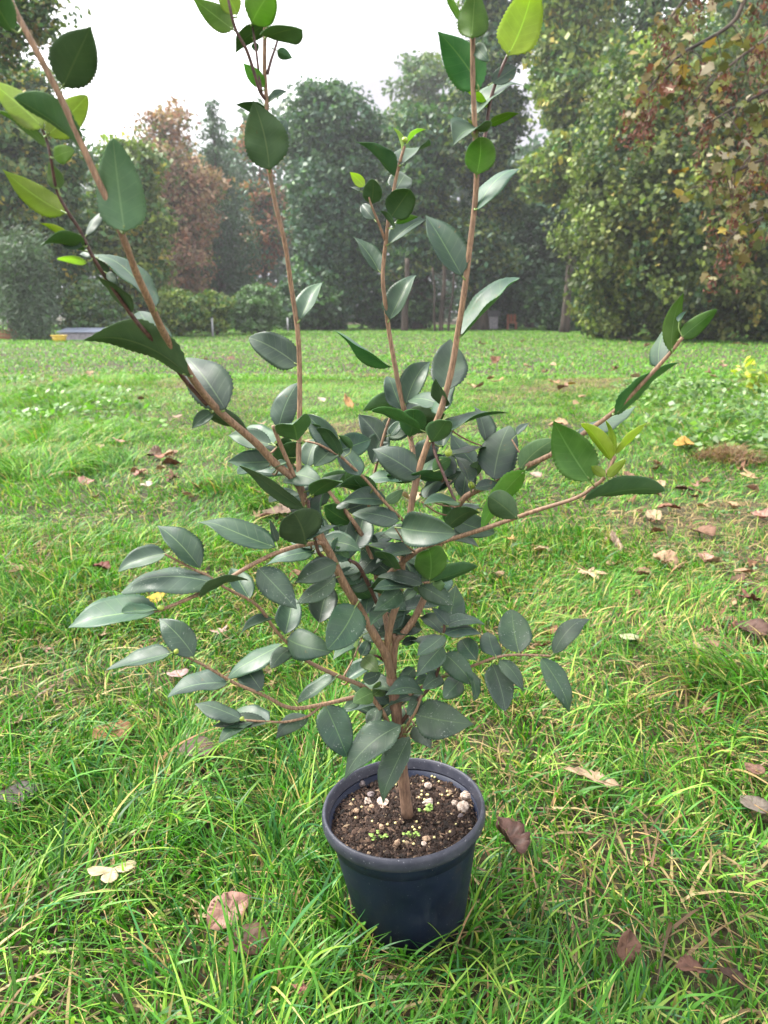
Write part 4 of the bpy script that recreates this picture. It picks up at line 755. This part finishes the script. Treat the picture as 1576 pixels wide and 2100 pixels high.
# leaves: base pixel, tip pixel, seen width, T top side seen / U underside seen, kind, branch, extra distance
LV = '''130 178 187 54 92 U n A;256 474 232 283 98 U n A -.02;28 66 -28 -45 62 U n A;172 318 27 202 30 U n A;388 772 175 690 62 U n A -.02;462 838 378 728 92 T n A;437 845 393 878 28 T n A .02;432 848 513 884 38 U n A .03;318 628 190 512 30 T n A;335 702 287 637 44 T n A .03
88 260 -22 165 60 U y B;98 277 180 196 60 U y B;97 300 -6 222 22 U m B;112 324 152 309 34 U m B -.01;120 388 100 332 34 U m B;133 437 5 347 54 U y B;140 490 85 456 18 U y B -.01;170 505 120 485 30 T n B;172 515 82 500 20 U n B;178 538 117 531 17 U y B;193 527 165 520 20 T n B;222 566 192 530 24 U n B;220 560 243 582 18 T n B;178 482 217 430 16 T n B;270 642 197 567 28 U n B
553 347 520 207 92 U n C -.02;570 287 588 245 28 T n C;545 222 484 212 22 U n C;543 178 500 130 30 U m C2;551 210 588 184 12 T n C;478 60 396 -4 48 U m C2;487 30 450 -42 45 U y C2;517 48 560 -22 66 U m C3 -.02;546 50 483 97 38 U n C;548 75 622 54 34 U n C -.01;569 104 600 119 22 U n C4;521 88 527 106 15 U n C3
617 655 665 576 40 T n C;610 748 507 690 64 T n C;572 878 612 785 52 T n C .01;610 903 598 862 74 U n C -.02;556 912 466 887 42 T n A .04;560 910 508 872 44 T n A .06;560 946 467 946 42 T n A .05;545 955 488 970 14 T n A .05;588 948 552 962 12 T n A;622 1042 497 946 32 U n A -.03;610 1010 553 1030 28 T n A .04;602 952 574 896 44 U n C .04;580 936 540 915 18 T n C .02
688 926 630 851 48 T n F2;697 933 655 872 22 U n F2 -.01;688 916 646 955 46 T n F2 .02;722 920 695 892 16 U n F2;738 975 692 912 44 T n F2;754 1014 711 977 20 T n F2 .02;640 1016 704 982 34 U n A -.03;642 1002 708 964 32 T n A -.015;668 1005 662 1078 30 T n A .02;627 1116 602 1050 92 U n I -.02;625 1050 592 1042 20 T n A;564 1122 405 1058 58 T n I;567 1112 553 1065 16 T n I .03;645 1130 545 1156 36 T n I .03;630 1108 706 1078 18 T n I2 -.02;700 1106 680 1040 38 T n F .0;724 1130 746 1058 58 T n F -.01;690 1042 722 1028 14 T n F -.01;740 1045 690 1035 28 T n F .02;818 1068 722 1050 42 T n F2 -.01;790 1030 828 1003 24 U n F2;840 985 752 983 20 T n D .0;860 978 763 920 66 T n E -.01;787 915 735 850 50 T n D3;764 950 792 885 48 T n D3 -.01;800 893 828 858 22 T n D3;840 896 848 836 54 U n D -.02;862 882 765 835 17 U n E -.01;825 840 797 766 48 T n D
833 828 882 738 50 T n D;908 802 925 688 78 T n E .02;830 846 898 817 26 T n D;886 906 918 858 48 U n E -.01;898 898 1043 843 25 T n E -.01;998 908 972 833 38 T n E .05;1013 982 1045 872 82 T n G -.01;1060 892 1085 868 14 T n G .03;908 918 936 858 38 T n E .02;975 952 925 890 44 T n G .04;1067 962 1139 901 48 U n G -.01;1076 965 984 1085 46 U m G -.02;975 1001 1028 992 24 T n G -.02;1061 1063 998 1014 54 U n H -.01;915 1086 988 1045 34 U n H .0;824 1083 934 1094 72 T n H -.03;938 1030 870 1030 28 T n E3;888 966 927 940 32 U n E3 .01;962 986 928 932 26 T n G -.02;964 976 990 945 26 U n G;930 932 995 910 15 T n E3;872 1008 948 966 38 T n G .02;872 1022 922 978 24 T n G .0;882 1190 878 1118 66 U m O -.01;886 1193 980 1160 34 U n O
1210 985 1135 862 86 U m H;1255 945 1195 865 28 U y H;1260 932 1246 862 14 U y H;1264 932 1325 868 12 U y H;1243 976 1212 955 20 U y H -.01;1247 978 1284 943 20 U y H -.01;1197 1028 1365 1003 26 U n H;1180 886 1305 832 30 T n G .02;1262 850 1388 740 36 U n G;1352 750 1372 668 36 T n G .02;1378 722 1400 600 36 U m G;1398 692 1470 635 36 U m G;1392 660 1408 638 10 T n G
947 565 873 442 70 T n E;980 430 1066 342 32 T n E;947 690 1056 558 26 T n E;978 358 985 280 62 U m E -.01;998 270 930 298 24 T n E;978 286 961 242 15 U y E;1002 256 1065 230 20 U m E2;1002 222 948 170 13 U y E2;972 238 1068 162 24 T n E .01;1010 170 1062 136 34 T n E2;985 180 898 64 80 U n E;975 92 1000 122 28 T n E;968 77 976 -32 66 U m E -.02;945 42 915 -12 14 U m E;1043 112 1095 -32 86 U y E2
748 382 718 353 22 U y D2;740 392 716 383 8 T n D2;762 418 765 367 40 U n D2;812 390 836 352 46 T n D .01;804 443 845 384 58 U n D -.01;768 450 743 420 26 T n D2;812 365 736 286 33 U n D;824 306 808 261 10 U y D;834 296 872 262 9 U y D;825 338 883 295 28 T n D;800 500 873 446 30 T n D;812 458 858 443 15 U m D;810 466 783 430 10 U n D -.01;778 558 726 483 40 T n D;800 655 853 560 46 T n D;800 752 692 670 28 U n D
340 1135 240 1168 42 T n J;410 1165 323 1078 58 T n J;440 1196 247 1203 50 T d I;412 1225 510 1187 15 U n I -.01;512 1228 475 1160 46 T n J;530 1165 610 1250 62 T d I;690 1155 605 1195 50 T d A -.02;688 1185 605 1236 40 T d A -.01;655 1277 676 1200 60 T d J .02;585 1300 600 1225 54 T n J;590 1310 676 1336 64 T n J;730 1243 672 1332 76 T d A -.03;735 1312 683 1350 28 T n J .03;558 1268 494 1298 24 T n J;580 1322 460 1388 36 T n J .02;598 1330 556 1370 34 T d J;537 1416 490 1353 54 T n K;398 1345 325 1267 60 T d K;350 1340 218 1377 38 T n K;467 1402 343 1426 42 T n K;324 1252 138 1280 56 T n I;320 1250 250 1255 16 T n I -.01;690 1387 610 1440 24 T d J;497 1476 400 1440 32 T n K2;552 1480 486 1450 36 T n K2 .01;548 1483 435 1491 30 T d K2;515 1482 448 1518 18 T d K2;632 1468 565 1512 34 T d K2;668 1447 713 1553 70 T d K;765 1421 727 1440 36 T m K -.01;740 1430 705 1456 26 T d K .01;775 1450 765 1516 34 T d J .01
822 1488 702 1598 70 T d N -.015;840 1512 778 1648 56 T d N -.02;853 1465 970 1485 80 T d N;867 1420 792 1423 36 T d N -.01;848 1490 884 1533 34 T d N2;860 1430 835 1466 30 T d N .02;828 1452 837 1492 30 T n N2 .03
910 1303 855 1343 30 T n M;908 1325 855 1386 50 T n M;913 1285 995 1280 25 T d M;913 1300 992 1298 27 T n M;912 1340 970 1402 50 T d M;978 1353 948 1312 42 T n L;1017 1346 1003 1290 42 T n L;1065 1339 1050 1249 70 T d L;1136 1340 1205 1263 36 T d L;1110 1350 1173 1460 44 T d L;1010 1362 1037 1458 56 T d L;1025 1353 1075 1418 34 T d L;945 1394 912 1430 44 T d M;960 1372 976 1435 24 T d L;905 1388 868 1412 36 T d M;880 1386 850 1402 22 T n M .02;850 1370 818 1402 30 T n M .03;908 1300 862 1262 32 T n M .01;915 1285 935 1200 58 T n M .03;857 1200 931 1243 46 T d O;920 1282 885 1246 24 T n M;848 1280 808 1285 26 T n G .01;825 1320 860 1310 18 T n G .02;822 1210 768 1250 44 T d E -.02;866 1197 775 1180 30 T d O -.01;850 1203 766 1207 18 T d O -.01;855 1206 822 1236 24 T n O .02;805 1246 760 1280 22 T d E -.02;752 1262 770 1208 34 T n P;762 1190 716 1212 30 T n P .01;742 1170 706 1190 24 T n P .02;832 1140 737 1118 25 T n E -.02;810 1166 775 1125 22 U n H -.01;715 1150 690 1120 25 U n P;765 1116 812 1086 32 T n F .01;775 1112 745 1098 15 T n F .0;745 1350 774 1376 34 T m Q;735 1310 720 1355 8 T m A .0;742 1345 756 1312 26 T n Q .01;770 1330 756 1356 15 T m Q .0;745 1395 782 1380 26 T d J .01;752 1412 716 1405 24 T d J;765 1426 786 1405 30 T m J -.01;800 1445 786 1475 20 T d J .01'''
TY = POT_Y; ROOT = at(836, 1668, TY)
shrub = empty('potted_shrub', ROOT, 'young evergreen shrub with glossy serrated leaves, rooted in the navy pot', 'shrub')
SB = {}
for k, (mt, pts, w0, w1) in BR.items():
    P = np.array([at(x, y, TY+d) for x, y, d in pts]); Q = catmull(P, 5); px2 = catmull(np.array([(x, y, 0) for x, y, d in pts], float), 5)[:, :2]
    s = np.concatenate([[0], np.cumsum(np.linalg.norm(np.diff(px2, axis=0), axis=1))]); s /= s[-1]
    R = .92*np.array([(w0+(w1-w0)*t)/2/px_per_m(q) for t, q in zip(s, Q)]); rg = np.random.RandomState(abs(hash(k)) % 1 + len(k)*7+ord(k[0]))
    ctrl = np.arange(len(pts))*5
    for c_ in ctrl[1:-1]: R[c_] *= 1.05                     # nodes swell a little
    if k in 'T': R[:3] *= np.array([1.12, 1.06, 1.02])
    mb = MB(); Rn = R*(1+.02*rg.uniform(-1, 1, len(R))); mb.add(*tube(Q, Rn, 10, rg, .025))
    SB[k] = dict(Q=Q, px=px2, mb=mb, mt=mt, R=R)
TT = np.array([0, .04, .1, .18, .28, .4, .52, .64, .75, .84, .91, .96, 1.0]); WW = np.array([.02, .30, .58, .82, .96, 1.0, .95, .82, .63, .42, .23, .10, .0])
WR = np.array([.02, .34, .66, .9, 1.0, 1.0, .96, .87, .73, .56, .40, .26, .0])
NL_, NU = 36, 9
def make_leaf(spec, idx):
    f = spec.split(); bx, by, tx, ty, w = map(float, f[:5]); side, kind, bk = f[5:8]; dy = float(f[8]) if len(f) > 8 else 0.0
    rng = np.random.RandomState(900+idx); b = SB[bk]
    i = int(np.argmin(np.hypot(b['px'][:, 0]-bx, b['px'][:, 1]-by))); An = b['Q'][i]; Y0 = An[1]+dy+rng.uniform(-.006, .006)
    Pb = at(bx, by, Y0); dep = float(np.dot(Pb-CAMP, FWD)); sc = FPX/dep
    lapp = math.hypot(tx-bx, ty-by)/sc; wapp = w/sc
    L = max(lapp*1.03, wapp/.60, .052 if kind in 'nd' and lapp > .03 else 0); delta = math.sqrt(max(0, L*L-lapp*lapp))
    up = ty < by; sg = (1 if up else -1) if side == 'T' else (-1 if up else 1)
    delta = min(delta, .045)*(1 if lapp*1.03 < L else .6)
    d = ray(tx, ty); Pt = CAMP+d*((dep+sg*delta)/np.dot(d, FWD)); mvec = Pt-Pb; L = float(np.linalg.norm(mvec)); mv = mvec/L
    W = max(wapp*1.02, L*rng.uniform(.46, .57)) if kind in 'nd' else max(wapp*1.02, L*.36)
    v = CAMP-(Pb+Pt)/2; v /= np.linalg.norm(v); s0 = np.cross(mv, v); s0 /= np.linalg.norm(s0); n0 = np.cross(s0, mv)
    if np.dot(n0, v) < 0: n0 = -n0
    ph = math.acos(min(1, wapp*1.02/W)); best = None
    for q in (ph, -ph):
        nn = n0*math.cos(q)+s0*math.sin(q); un = nn if side == 'T' else -nn
        if best is None or un[2] > best[0]: best = (un[2], un)
    un = best[1]; s = np.cross(un, mv)
    t = np.linspace(0, 1, NL_+1)[:, None]; u = np.linspace(-1, 1, NU)[None, :]
    rnd = rng.rand() < .35 or w/max(1, math.hypot(tx-bx, ty-by)) > .7
    hw = np.interp(t[:, 0], TT, WR if rnd else WW)*W/2; hw = hw[:, None]
    saw = np.where(np.arange(NL_+1) % 2 == 0, 1.0, .935)[:, None]; edge = (np.abs(u) > .99)
    asym = 1+.07*rng.uniform(-1, 1)*np.sign(u)
    y = u*hw*np.where(edge, saw, 1)*asym; x = t*L-np.where(edge & (saw > .97), .012*L, 0)*(t < .97)+0*u
    fold = rng.uniform(.05, .55)*rng.choice([1, 1, 1, -.6]); bow = rng.uniform(-.02, .13); tipc = rng.uniform(-.15, .8)
    z = bow*L*4*t*(1-t)+fold*hw*np.abs(u)**1.4-tipc*L*np.maximum(0, t-.68)**1.7+.05*hw*np.sin(t*rng.uniform(9, 16)+rng.uniform(0, 6)+2*u)*np.abs(u)
    sw = rng.uniform(-.05, .05)*L; y = y+sw*4*t*(1-t)
    tw = rng.uniform(-.75, .75)*np.clip(t-.25, 0, 1); y, z = y*np.cos(tw), z+y*np.sin(tw)
    P = mv*x[..., None]+s*y[..., None]+un*z[..., None]; P = P.reshape(-1, 3); th = .00022
    V = np.vstack([P+un*th, P-un*th]); N = len(P); I = np.arange(N).reshape(NL_+1, NU)
    Fq = np.stack([I[:-1, :-1], I[1:, :-1], I[1:, 1:], I[:-1, 1:]], -1).reshape(-1, 4)
    nrm = np.cross(P[Fq[0, 1]]-P[Fq[0, 0]], P[Fq[0, 3]]-P[Fq[0, 0]])
    if np.dot(np.cross(mv, s), un)*np.sign(1) < 0: Fq = Fq[:, ::-1]
    # loop order follows mv x s = un, so the upper skin faces un
    rim = np.concatenate([I[:, 0], I[-1, 1:], I[-2::-1, -1], I[0, -2:0:-1]]); rn = np.roll(rim, -1)
    F = np.vstack([Fq[:, ::-1] if False else Fq, (Fq+N)[:, ::-1], np.stack([rim, rim+N, rn+N, rn], -1)])
    mi = np.concatenate([np.zeros(len(Fq)), np.ones(len(Fq)), np.ones(len(rim))]).astype(int)
    UV = np.stack([np.broadcast_to(u, (NL_+1, NU)), np.broadcast_to(t, (NL_+1, NU))], -1).reshape(-1, 2); UV = np.vstack([UV, UV])
    # stalk from the branch to the blade
    A = An-Pb; ln = np.linalg.norm(A)
    if ln > .034:                                            # a short twig carries the leaf
        e = Pb-mv*.008; mid = (An+e)/2+np.array([0, 0, -.004]); b['mb'].add(*tube(catmull([An, mid, e], 4), np.linspace(.0013, .0009, 9), 6)); A = e-Pb
    elif ln < .004: A = -mv*.005
    pr = min(.0013, .0005+.010*L); pt, pf = tube(catmull([A, A*.35-mv*.002, mv*L*.06+un*(.002*L)], 4), np.linspace(pr, pr*.6, 9), 6)
    V2 = np.vstack([V, pt]); F = F.tolist(); mi = mi.tolist(); k0 = len(V)
    for q in pf: F.append([j+k0 for j in q]); mi.append(2)
    me = bpy.data.meshes.new('leaf'); me.from_pydata(V2.tolist(), [], F); me.update()
    me.polygons.foreach_set('use_smooth', [True]*len(F)); me.polygons.foreach_set('material_index', mi)
    uvl = me.uv_layers.new(name='UVMap'); UVa = np.vstack([UV, np.zeros((len(pt), 2))+.5]).astype(np.float32)
    li = np.empty(len(me.loops), np.int32); me.loops.foreach_get('vertex_index', li); uvl.data.foreach_set('uv', UVa[li].ravel())
    return bk, me, Pb, kind, L
rng = np.random.RandomState(990); FILL = []          # the inner leaves that close the middle of the crown
CAND = [(k, i) for k, lo, hi in (('A', 0, 45), ('E', 0, 52), ('F', 0, 45), ('F0', 0, 15), ('G', 8, 50), ('H', 0, 18), ('I', 0, 14), ('P', 0, 15), ('J', 0, 22), ('M', 5, 30), ('D', 0, 25), ('F2', 0, 34), ('L', 0, 12), ('O', 0, 10), ('E3', 0, 20), ('D3', 5, 20)) for i in range(lo, min(hi, len(SB[k]['px'])))]
for _ in range(84):
    k, i = CAND[rng.randint(len(CAND))]; x, y = SB[k]['px'][i]; a = rng.uniform(-.5, 3.6); ln = rng.uniform(55, 98)
    FILL.append('%d %d %d %d %d %s %s %s %.3f' % (x+rng.uniform(-6, 6), y+rng.uniform(-6, 6), x+math.cos(a)*ln, y-math.sin(a)*ln*.8, rng.uniform(26, 54), 'T' if rng.rand() < .84 else 'U', 'd' if y > 1130 else 'n', k, rng.uniform(.005, .05)))
LV = LV+'\n'+';'.join(FILL)
made = [make_leaf(sp, i) for i, sp in enumerate(q for ln_ in LV.split('\n') for q in ln_.split(';') if q.strip())]
BO = {}
for k, b in SB.items():
    me = b['mb'].mesh('branch'); me.transform(__import__('mathutils').Matrix.Translation(Vector(-ROOT)))
    BO[k] = link_mesh('trunk' if k == 'T' else 'branch', me, {'t': M_TRUNK, 'c': M_TWIG, 'd': M_DTW}[b['mt']], shrub)
    if k in ('A', 'E', 'G'): me.materials[0] = M_TWIG
for k, lab in (('A', 'thick leaning left stem'), ('C', 'slim upright stem left of centre'), ('S', 'short cut stub'), ('H', 'long low branch reaching right'), ('L', 'small right twig near the pot'), ('K', 'lowest left twig')): BO[k]['label'] = lab
for bk, me, Pb, kind, L in made:
    o = link_mesh('leaf', me, [M_UP[kind], M_LO[kind], M_PET], BO[bk], Pb-ROOT)
    if kind == 'y': o['label'] = 'young yellow green leaf'
for px, py, bk, r in [(803, 1520, 'N', .0042), (920, 928, 'E3', .0040), (967, 995, 'G', .0038), (831, 287, 'D', .0030), (497, 1474, 'K2', .0026), (565, 1308, 'J', .0028), (640, 1015, 'A', .0028), (362, 1336, 'K', .0028), (330, 1246, 'I', .003)]:
    b = SB[bk]; i = int(np.argmin(np.hypot(b['px'][:, 0]-px, b['px'][:, 1]-py))); q = at(px, py, b['Q'][i][1]-.006)
    me = stone_mesh(r, r, r*1.4, 33, 'bud', .06); o = link_mesh('bud', me, M_BUD, BO[bk], q-ROOT); o.rotation_euler = (.4, px % 3-1.5, 0)
# ------------------------------------------------------------------ maple bough reaching in at the upper right
MR = np.random.RandomState(800); MB0 = np.array([4.9, 5.6, 0.0])
maple = empty('maple_tree', MB0, 'near maple with drooping boughs of buff leaves and red brown seed clusters', 'tree')
tk = catmull([(0, 0, -.2), (.05, 0, 1.5), (-.05, .1, 3.2), (-.1, .1, 5.2)], 6); mb = MB(); mb.add(*tube(tk, np.linspace(.19, .07, len(tk)), 12, MR, .06)); link_mesh('trunk', mb.mesh('trunk'), M_BARK, maple)
BOUGH = [[(1600, -60, 5.2), (1500, 50, 5.1), (1400, 110, 5.0), (1345, 165, 5.0), (1320, 195, 5.0)], [(1640, 60, 5.5), (1560, 90, 5.3), (1480, 150, 5.2), (1420, 215, 5.1)], [(1650, 150, 5.0), (1576, 185, 4.9), (1500, 225, 4.8), (1440, 260, 4.8)],
         [(1650, 300, 5.2), (1560, 330, 5.0), (1490, 360, 4.9), (1440, 385, 4.9)], [(1660, 400, 5.4), (1580, 440, 5.2), (1520, 470, 5.1), (1485, 500, 5.1)], [(1560, -120, 5.6), (1440, -40, 5.5), (1380, 30, 5.4), (1360, 60, 5.4)], [(1660, 240, 5.8), (1590, 280, 5.7), (1530, 330, 5.6), (1480, 420, 5.6)]]
tips = []; mbb = MB()
for L in BOUGH:
    P = np.array([at(*a) for a in L])-MB0; st = tk[int(np.clip((P[0][2]/5.2)*len(tk), 2, len(tk)-1))]
    Q = catmull(np.vstack([[st], [(st+P[0])/2+[0, 0, .1]], P]), 7); mbb.add(*tube(Q, np.linspace(.022, .003, len(Q)), 7))
    for j in range(13, len(Q)):
        for r in range(1+(j % 3 == 0)):
            e = Q[j]+np.array([MR.uniform(-.10, .1), MR.uniform(-.15, .15), MR.uniform(-.2, .02)]); mbb.add(*tube(catmull([Q[j], (Q[j]+e)/2+[0, 0, .015], e], 3), np.linspace(.0035, .0015, 7), 5)); tips.append(e)
link_mesh('branches', mbb.mesh('branches'), M_BARK, maple)
tips = np.array(tips); n_ = len(tips)
C = (tips[:, None]+MR.normal(0, .06, (n_, 5, 3))).reshape(-1, 3); C = C[MR.rand(len(C)) < .55]
V, F, kk = leaf_faces(C,   .068*MR.uniform(.5, 1.4, len(C)), MR, np.array([0, -.35, .35]), .8, .9, True)
mp_ = np.array([(.17, .14, .05), (.26, .24, .13), (.13, .15, .035), (.14, .06, .035), (.08, .10, .03), (.42, .38, .27), (.28, .22, .04)])
link_mesh('foliage', np_mesh('foliage', V, F, np.repeat(mp_[MR.choice(7, len(C), p=[.18, .17, .22, .07, .24, .08, .04])]*MR.uniform(.6, 1.2, (len(C), 1)), kk, 0)), M_DEAD, maple)
sel = tips[MR.rand(n_) < .32]; S = (sel[:, None]+MR.normal(0, 1, (len(sel), 34, 3))*[.024, .024, .06]-[0, 0, .08]).reshape(-1, 3)
V, F, kk = leaf_faces(S, .036*MR.uniform(.7, 1.3, len(S)), MR, None, .4, 1.3)
link_mesh('seed_clusters', np_mesh('seed_clusters', V, F, np.repeat(np.array([(.13, .055, .04), (.18, .085, .06), (.08, .034, .026)])[MR.randint(3, size=len(S))], kk, 0)), M_DEAD, maple)

# ------------------------------------------------------------------ overhanging bough of the tree at the upper left
UL = np.random.RandomState(820); B0 = np.array([-9.5, 13.5, 0.0]); tl = empty('broadleaf_tree', B0, 'tree with a thin bough of small leaves at the top left corner', 'tree', BACK)
tk = catmull([(0, 0, -.2), (.1, 0, 3), (.2, .1, 6.5), (.3, .1, 10)], 6); mb = MB(); mb.add(*tube(tk, np.linspace(.25, .08, len(tk)), 10, UL, .06)); mb2 = []
for L in [[(-60, 40, 13.2), (20, 30, 13), (70, 20, 12.9), (105, 8, 12.8)], [(-60, 90, 13.4), (0, 70, 13.2), (60, 60, 13), (112, 55, 12.9)], [(-80, -40, 13.4), (10, -20, 13), (90, -10, 12.8)], [(-60, 110, 13.6), (0, 95, 13.4), (40, 85, 13.3)]]:
    P = np.array([at(*a) for a in L])-B0; Q = catmull(np.vstack([[tk[18]], P]), 6); mb.add(*tube(Q, np.linspace(.05, .008, len(Q)), 6)); mb2 += [Q[j]+UL.normal(0, .16, 3) for j in range(8, len(Q)) for _ in range(6)]
link_mesh('trunk', mb.mesh('trunk'), M_BARK, tl); Cc, _ = clump_cloud(np.array(mb2), .22, 9, UL, .6); V, F, kk = leaf_faces(Cc, .11*UL.uniform(.6, 1.3, len(Cc)), UL, np.array([0, 0, .5]))
link_mesh('crown', np_mesh('crown', V, F, tints(len(mb2), 9, [DG, MG, OL, (.2, .15, .05)], [3, 3, 3, 1], UL, kk)), M_TREELEAF, tl)

# ------------------------------------------------------------------ small things at the meadow's edge
def flat_mat(name, c0, c1, rough=.7, scale=12):
    m, n, l, p = mat(name); l.new(ramp(n, l, noise(n, l, scale, 4, objco(n)), .3, .7, c0, c1), p.inputs['Base Color']); p.inputs['Roughness'].default_value = rough; return m
def box(mb, c, s, rz=0.0, bev=.015):
    """box with chamfered vertical edges and top"""
    x, y, z = s[0]/2, s[1]/2, s[2]; b = bev; ring = [(-x+b, -y), (x-b, -y), (x, -y+b), (x, y-b), (x-b, y), (-x+b, y), (-x, y-b), (-x, -y+b)]; V = []
    for zz, k in ((0, 1), (z-b, 1), (z, 1-b/max(x, y))): V += [(a*k*math.cos(rz)-d*k*math.sin(rz)+c[0], a*k*math.sin(rz)+d*k*math.cos(rz)+c[1], zz+c[2]) for a, d in ring]
    mb.add(V, [[i*8+k, i*8+(k+1) % 8, i*8+8+(k+1) % 8, i*8+8+k] for i in range(2) for k in range(8)]+[list(range(16, 24)), list(range(8))[::-1]])
M_GREY, M_ORG = flat_mat('grey_wood', (.16, .15, .17), (.34, .32, .35)), flat_mat('orange_wood', (.22, .07, .03), (.34, .13, .06))
M_DRK, M_MET = flat_mat('dark_roofing', (.03, .03, .035), (.07, .07, .08)), flat_mat('galvanised', (.28, .29, .30), (.45, .46, .47), .5)
M_BLU, M_YEL = flat_mat('blue_grey_sheet', (.16, .19, .26), (.26, .29, .37), .4, 3), flat_mat('yellow_plastic', (.55, .38, .03), (.68, .5, .05), .4, 3)
B = on_ground(1003, 671); B[1] = min(B[1], 36); B = at(1003, 671, B[1]); B[2] = 0; s = 1/px_per_m(B)
o = empty('beehive', B, 'grey wooden box hive with a darker lid under the wood', 'beehive'); mb = MB(); box(mb, (0, 0, .06), (34*s, .5, 24*s)); link_mesh('hive_body', mb.mesh('hive_body', False), M_GREY, o)
mb = MB(); box(mb, (0, 0, .06+24*s), (42*s, .62, 12*s)); link_mesh('lid', mb.mesh('lid', False), M_DRK, o)
mb = MB(); [box(mb, (a*12*s, 0, 0), (.08, .4, .06), 0, .005) for a in (-1, 1)]; link_mesh('feet', mb.mesh('feet', False), M_DRK, o)
B = at(1050, 668, 36); B[2] = 0; o = empty('garden_chair', B, 'small orange brown wooden chair right of the grey box under the wood', 'chair'); w = 20*s
mb = MB(); box(mb, (0, 0, .3), (w, .42, .05)); link_mesh('seat', mb.mesh('seat', False), M_ORG, o); mb = MB(); [box(mb, (a*w*.34, .2, .35), (w*.26, .035, .36), 0, .006) for a in (-1, 0, 1)]; link_mesh('backrest', mb.mesh('backrest', False), M_ORG, o)
for a in (-1, 1):
    for b in (-1, 1): mb = MB(); box(mb, (a*w*.42, b*.17, 0), (.05, .05, .3), 0, .006); link_mesh('leg', mb.mesh('leg', False), M_ORG, o)
for i, (px, top, bot, Y, lab) in enumerate([(437, 652, 688, 26, 'galvanised fence post left of the pale rounded bush'), (518, 642, 682, 28, 'taller galvanised fence post in front of the pale rounded bush'), (591, 650, 676, 33, 'thin far fence post right of the pale rounded bush')]):
    B = at(px, bot, Y); B[2] = 0; h = at(px, top, Y)[2]; o = empty('fence_post', B, lab, 'fence post', 'fence posts at the meadow edge'); mb = MB(); mb.add(*tube(np.array([(0, 0, -.1), (0, 0, h*.5), (0, 0, h)]), .035, 8)); link_mesh('post', mb.mesh('post'), M_MET, o)
    mb = MB(); mb.add(*tube(np.array([(0, 0, h), (0, 0, h+.02), (0, 0, h+.035)]), np.array([.042, .042, .02]), 8)); link_mesh('cap', mb.mesh('cap'), M_DRK, o)
B = at(172, 690, 22.5); B[2] = 0; o = empty('cold_frame', B, 'low blue grey sheet covered frame under the left bushes', 'cold frame'); mb = MB(); box(mb, (0, 0, 0), (1.15, .7, .22)); link_mesh('frame', mb.mesh('frame', False), M_GREY, o)
mb = MB(); mb.add([(-.62, -.4, .235), (.62, -.4, .235), (.62, .4, .33), (-.62, .4, .33), (-.62, -.4, .26), (.62, -.4, .26), (.62, .4, .355), (-.62, .4, .355)], [[3, 2, 1, 0], [4, 5, 6, 7], [0, 1, 5, 4], [1, 2, 6, 5], [2, 3, 7, 6], [3, 0, 4, 7]]); link_mesh('cover', mb.mesh('cover', False), M_BLU, o)
B = at(122, 692, 21.5); B[2] = 0; o = empty('plastic_tub', B, 'small yellow plastic tub in front of the low blue grey frame', 'tub'); mb = MB(); mb.add(*lathe([(.001, 0), (.16, 0), (.2, .16), (.19, .16), (.15, .02), (.001, .02)], 20)); link_mesh('tub', mb.mesh('tub'), M_YEL, o)
mb = MB(); mb.add(*lathe([(.195, .155), (.225, .155), (.225, .18), (.195, .18), (.195, .155)], 20)); link_mesh('rim', mb.mesh('rim'), M_YEL, o)
B = at(5, 690, 23.5); B[2] = 0; o = empty('wooden_crate', B, 'orange brown slatted crate at the left edge under the willow bush', 'crate'); mb = MB(); [box(mb, (0, -.2, .02+.1*k), (.75, .03, .075), 0, .004) for k in range(3)]; [box(mb, (0, .2, .02+.1*k), (.75, .03, .075), 0, .004) for k in range(3)]; link_mesh('slats', mb.mesh('slats', False), M_ORG, o)
mb = MB(); [box(mb, (a*.36, b*.17, 0), (.05, .03, .33), 0, .004) for a in (-1, 1) for b in (-1, 1)]; link_mesh('corner_posts', mb.mesh('corner_posts', False), M_ORG, o)

# ------------------------------------------------------------------ damp autumn air
HZ = bpy.data.meshes.new('haze'); x, y0, y1, z0, z1 = 145, -22, 165, -1.2, 32
HZ.from_pydata([(-x, y0, z0), (x, y0, z0), (x, y1, z0), (-x, y1, z0), (-x, y0, z1), (x, y0, z1), (x, y1, z1), (-x, y1, z1)], [], [[3, 2, 1, 0], [4, 5, 6, 7], [0, 1, 5, 4], [1, 2, 6, 5], [2, 3, 7, 6], [3, 0, 4, 7]])
m = bpy.data.materials.new('haze'); m.use_nodes = True; nt = m.node_tree; nt.nodes.remove(nt.nodes['Principled BSDF'])
v = nt.nodes.new('ShaderNodeVolumePrincipled'); v.inputs['Color'].default_value = (.92, .95, 1.0, 1); v.inputs['Density'].default_value = HAZE_D; v.inputs['Anisotropy'].default_value = .3
nt.links.new(v.outputs[0], nt.nodes['Material Output'].inputs['Volume'])
tag(link_mesh('haze', HZ, m), 'thin damp haze over the whole meadow', 'haze', kind='stuff')
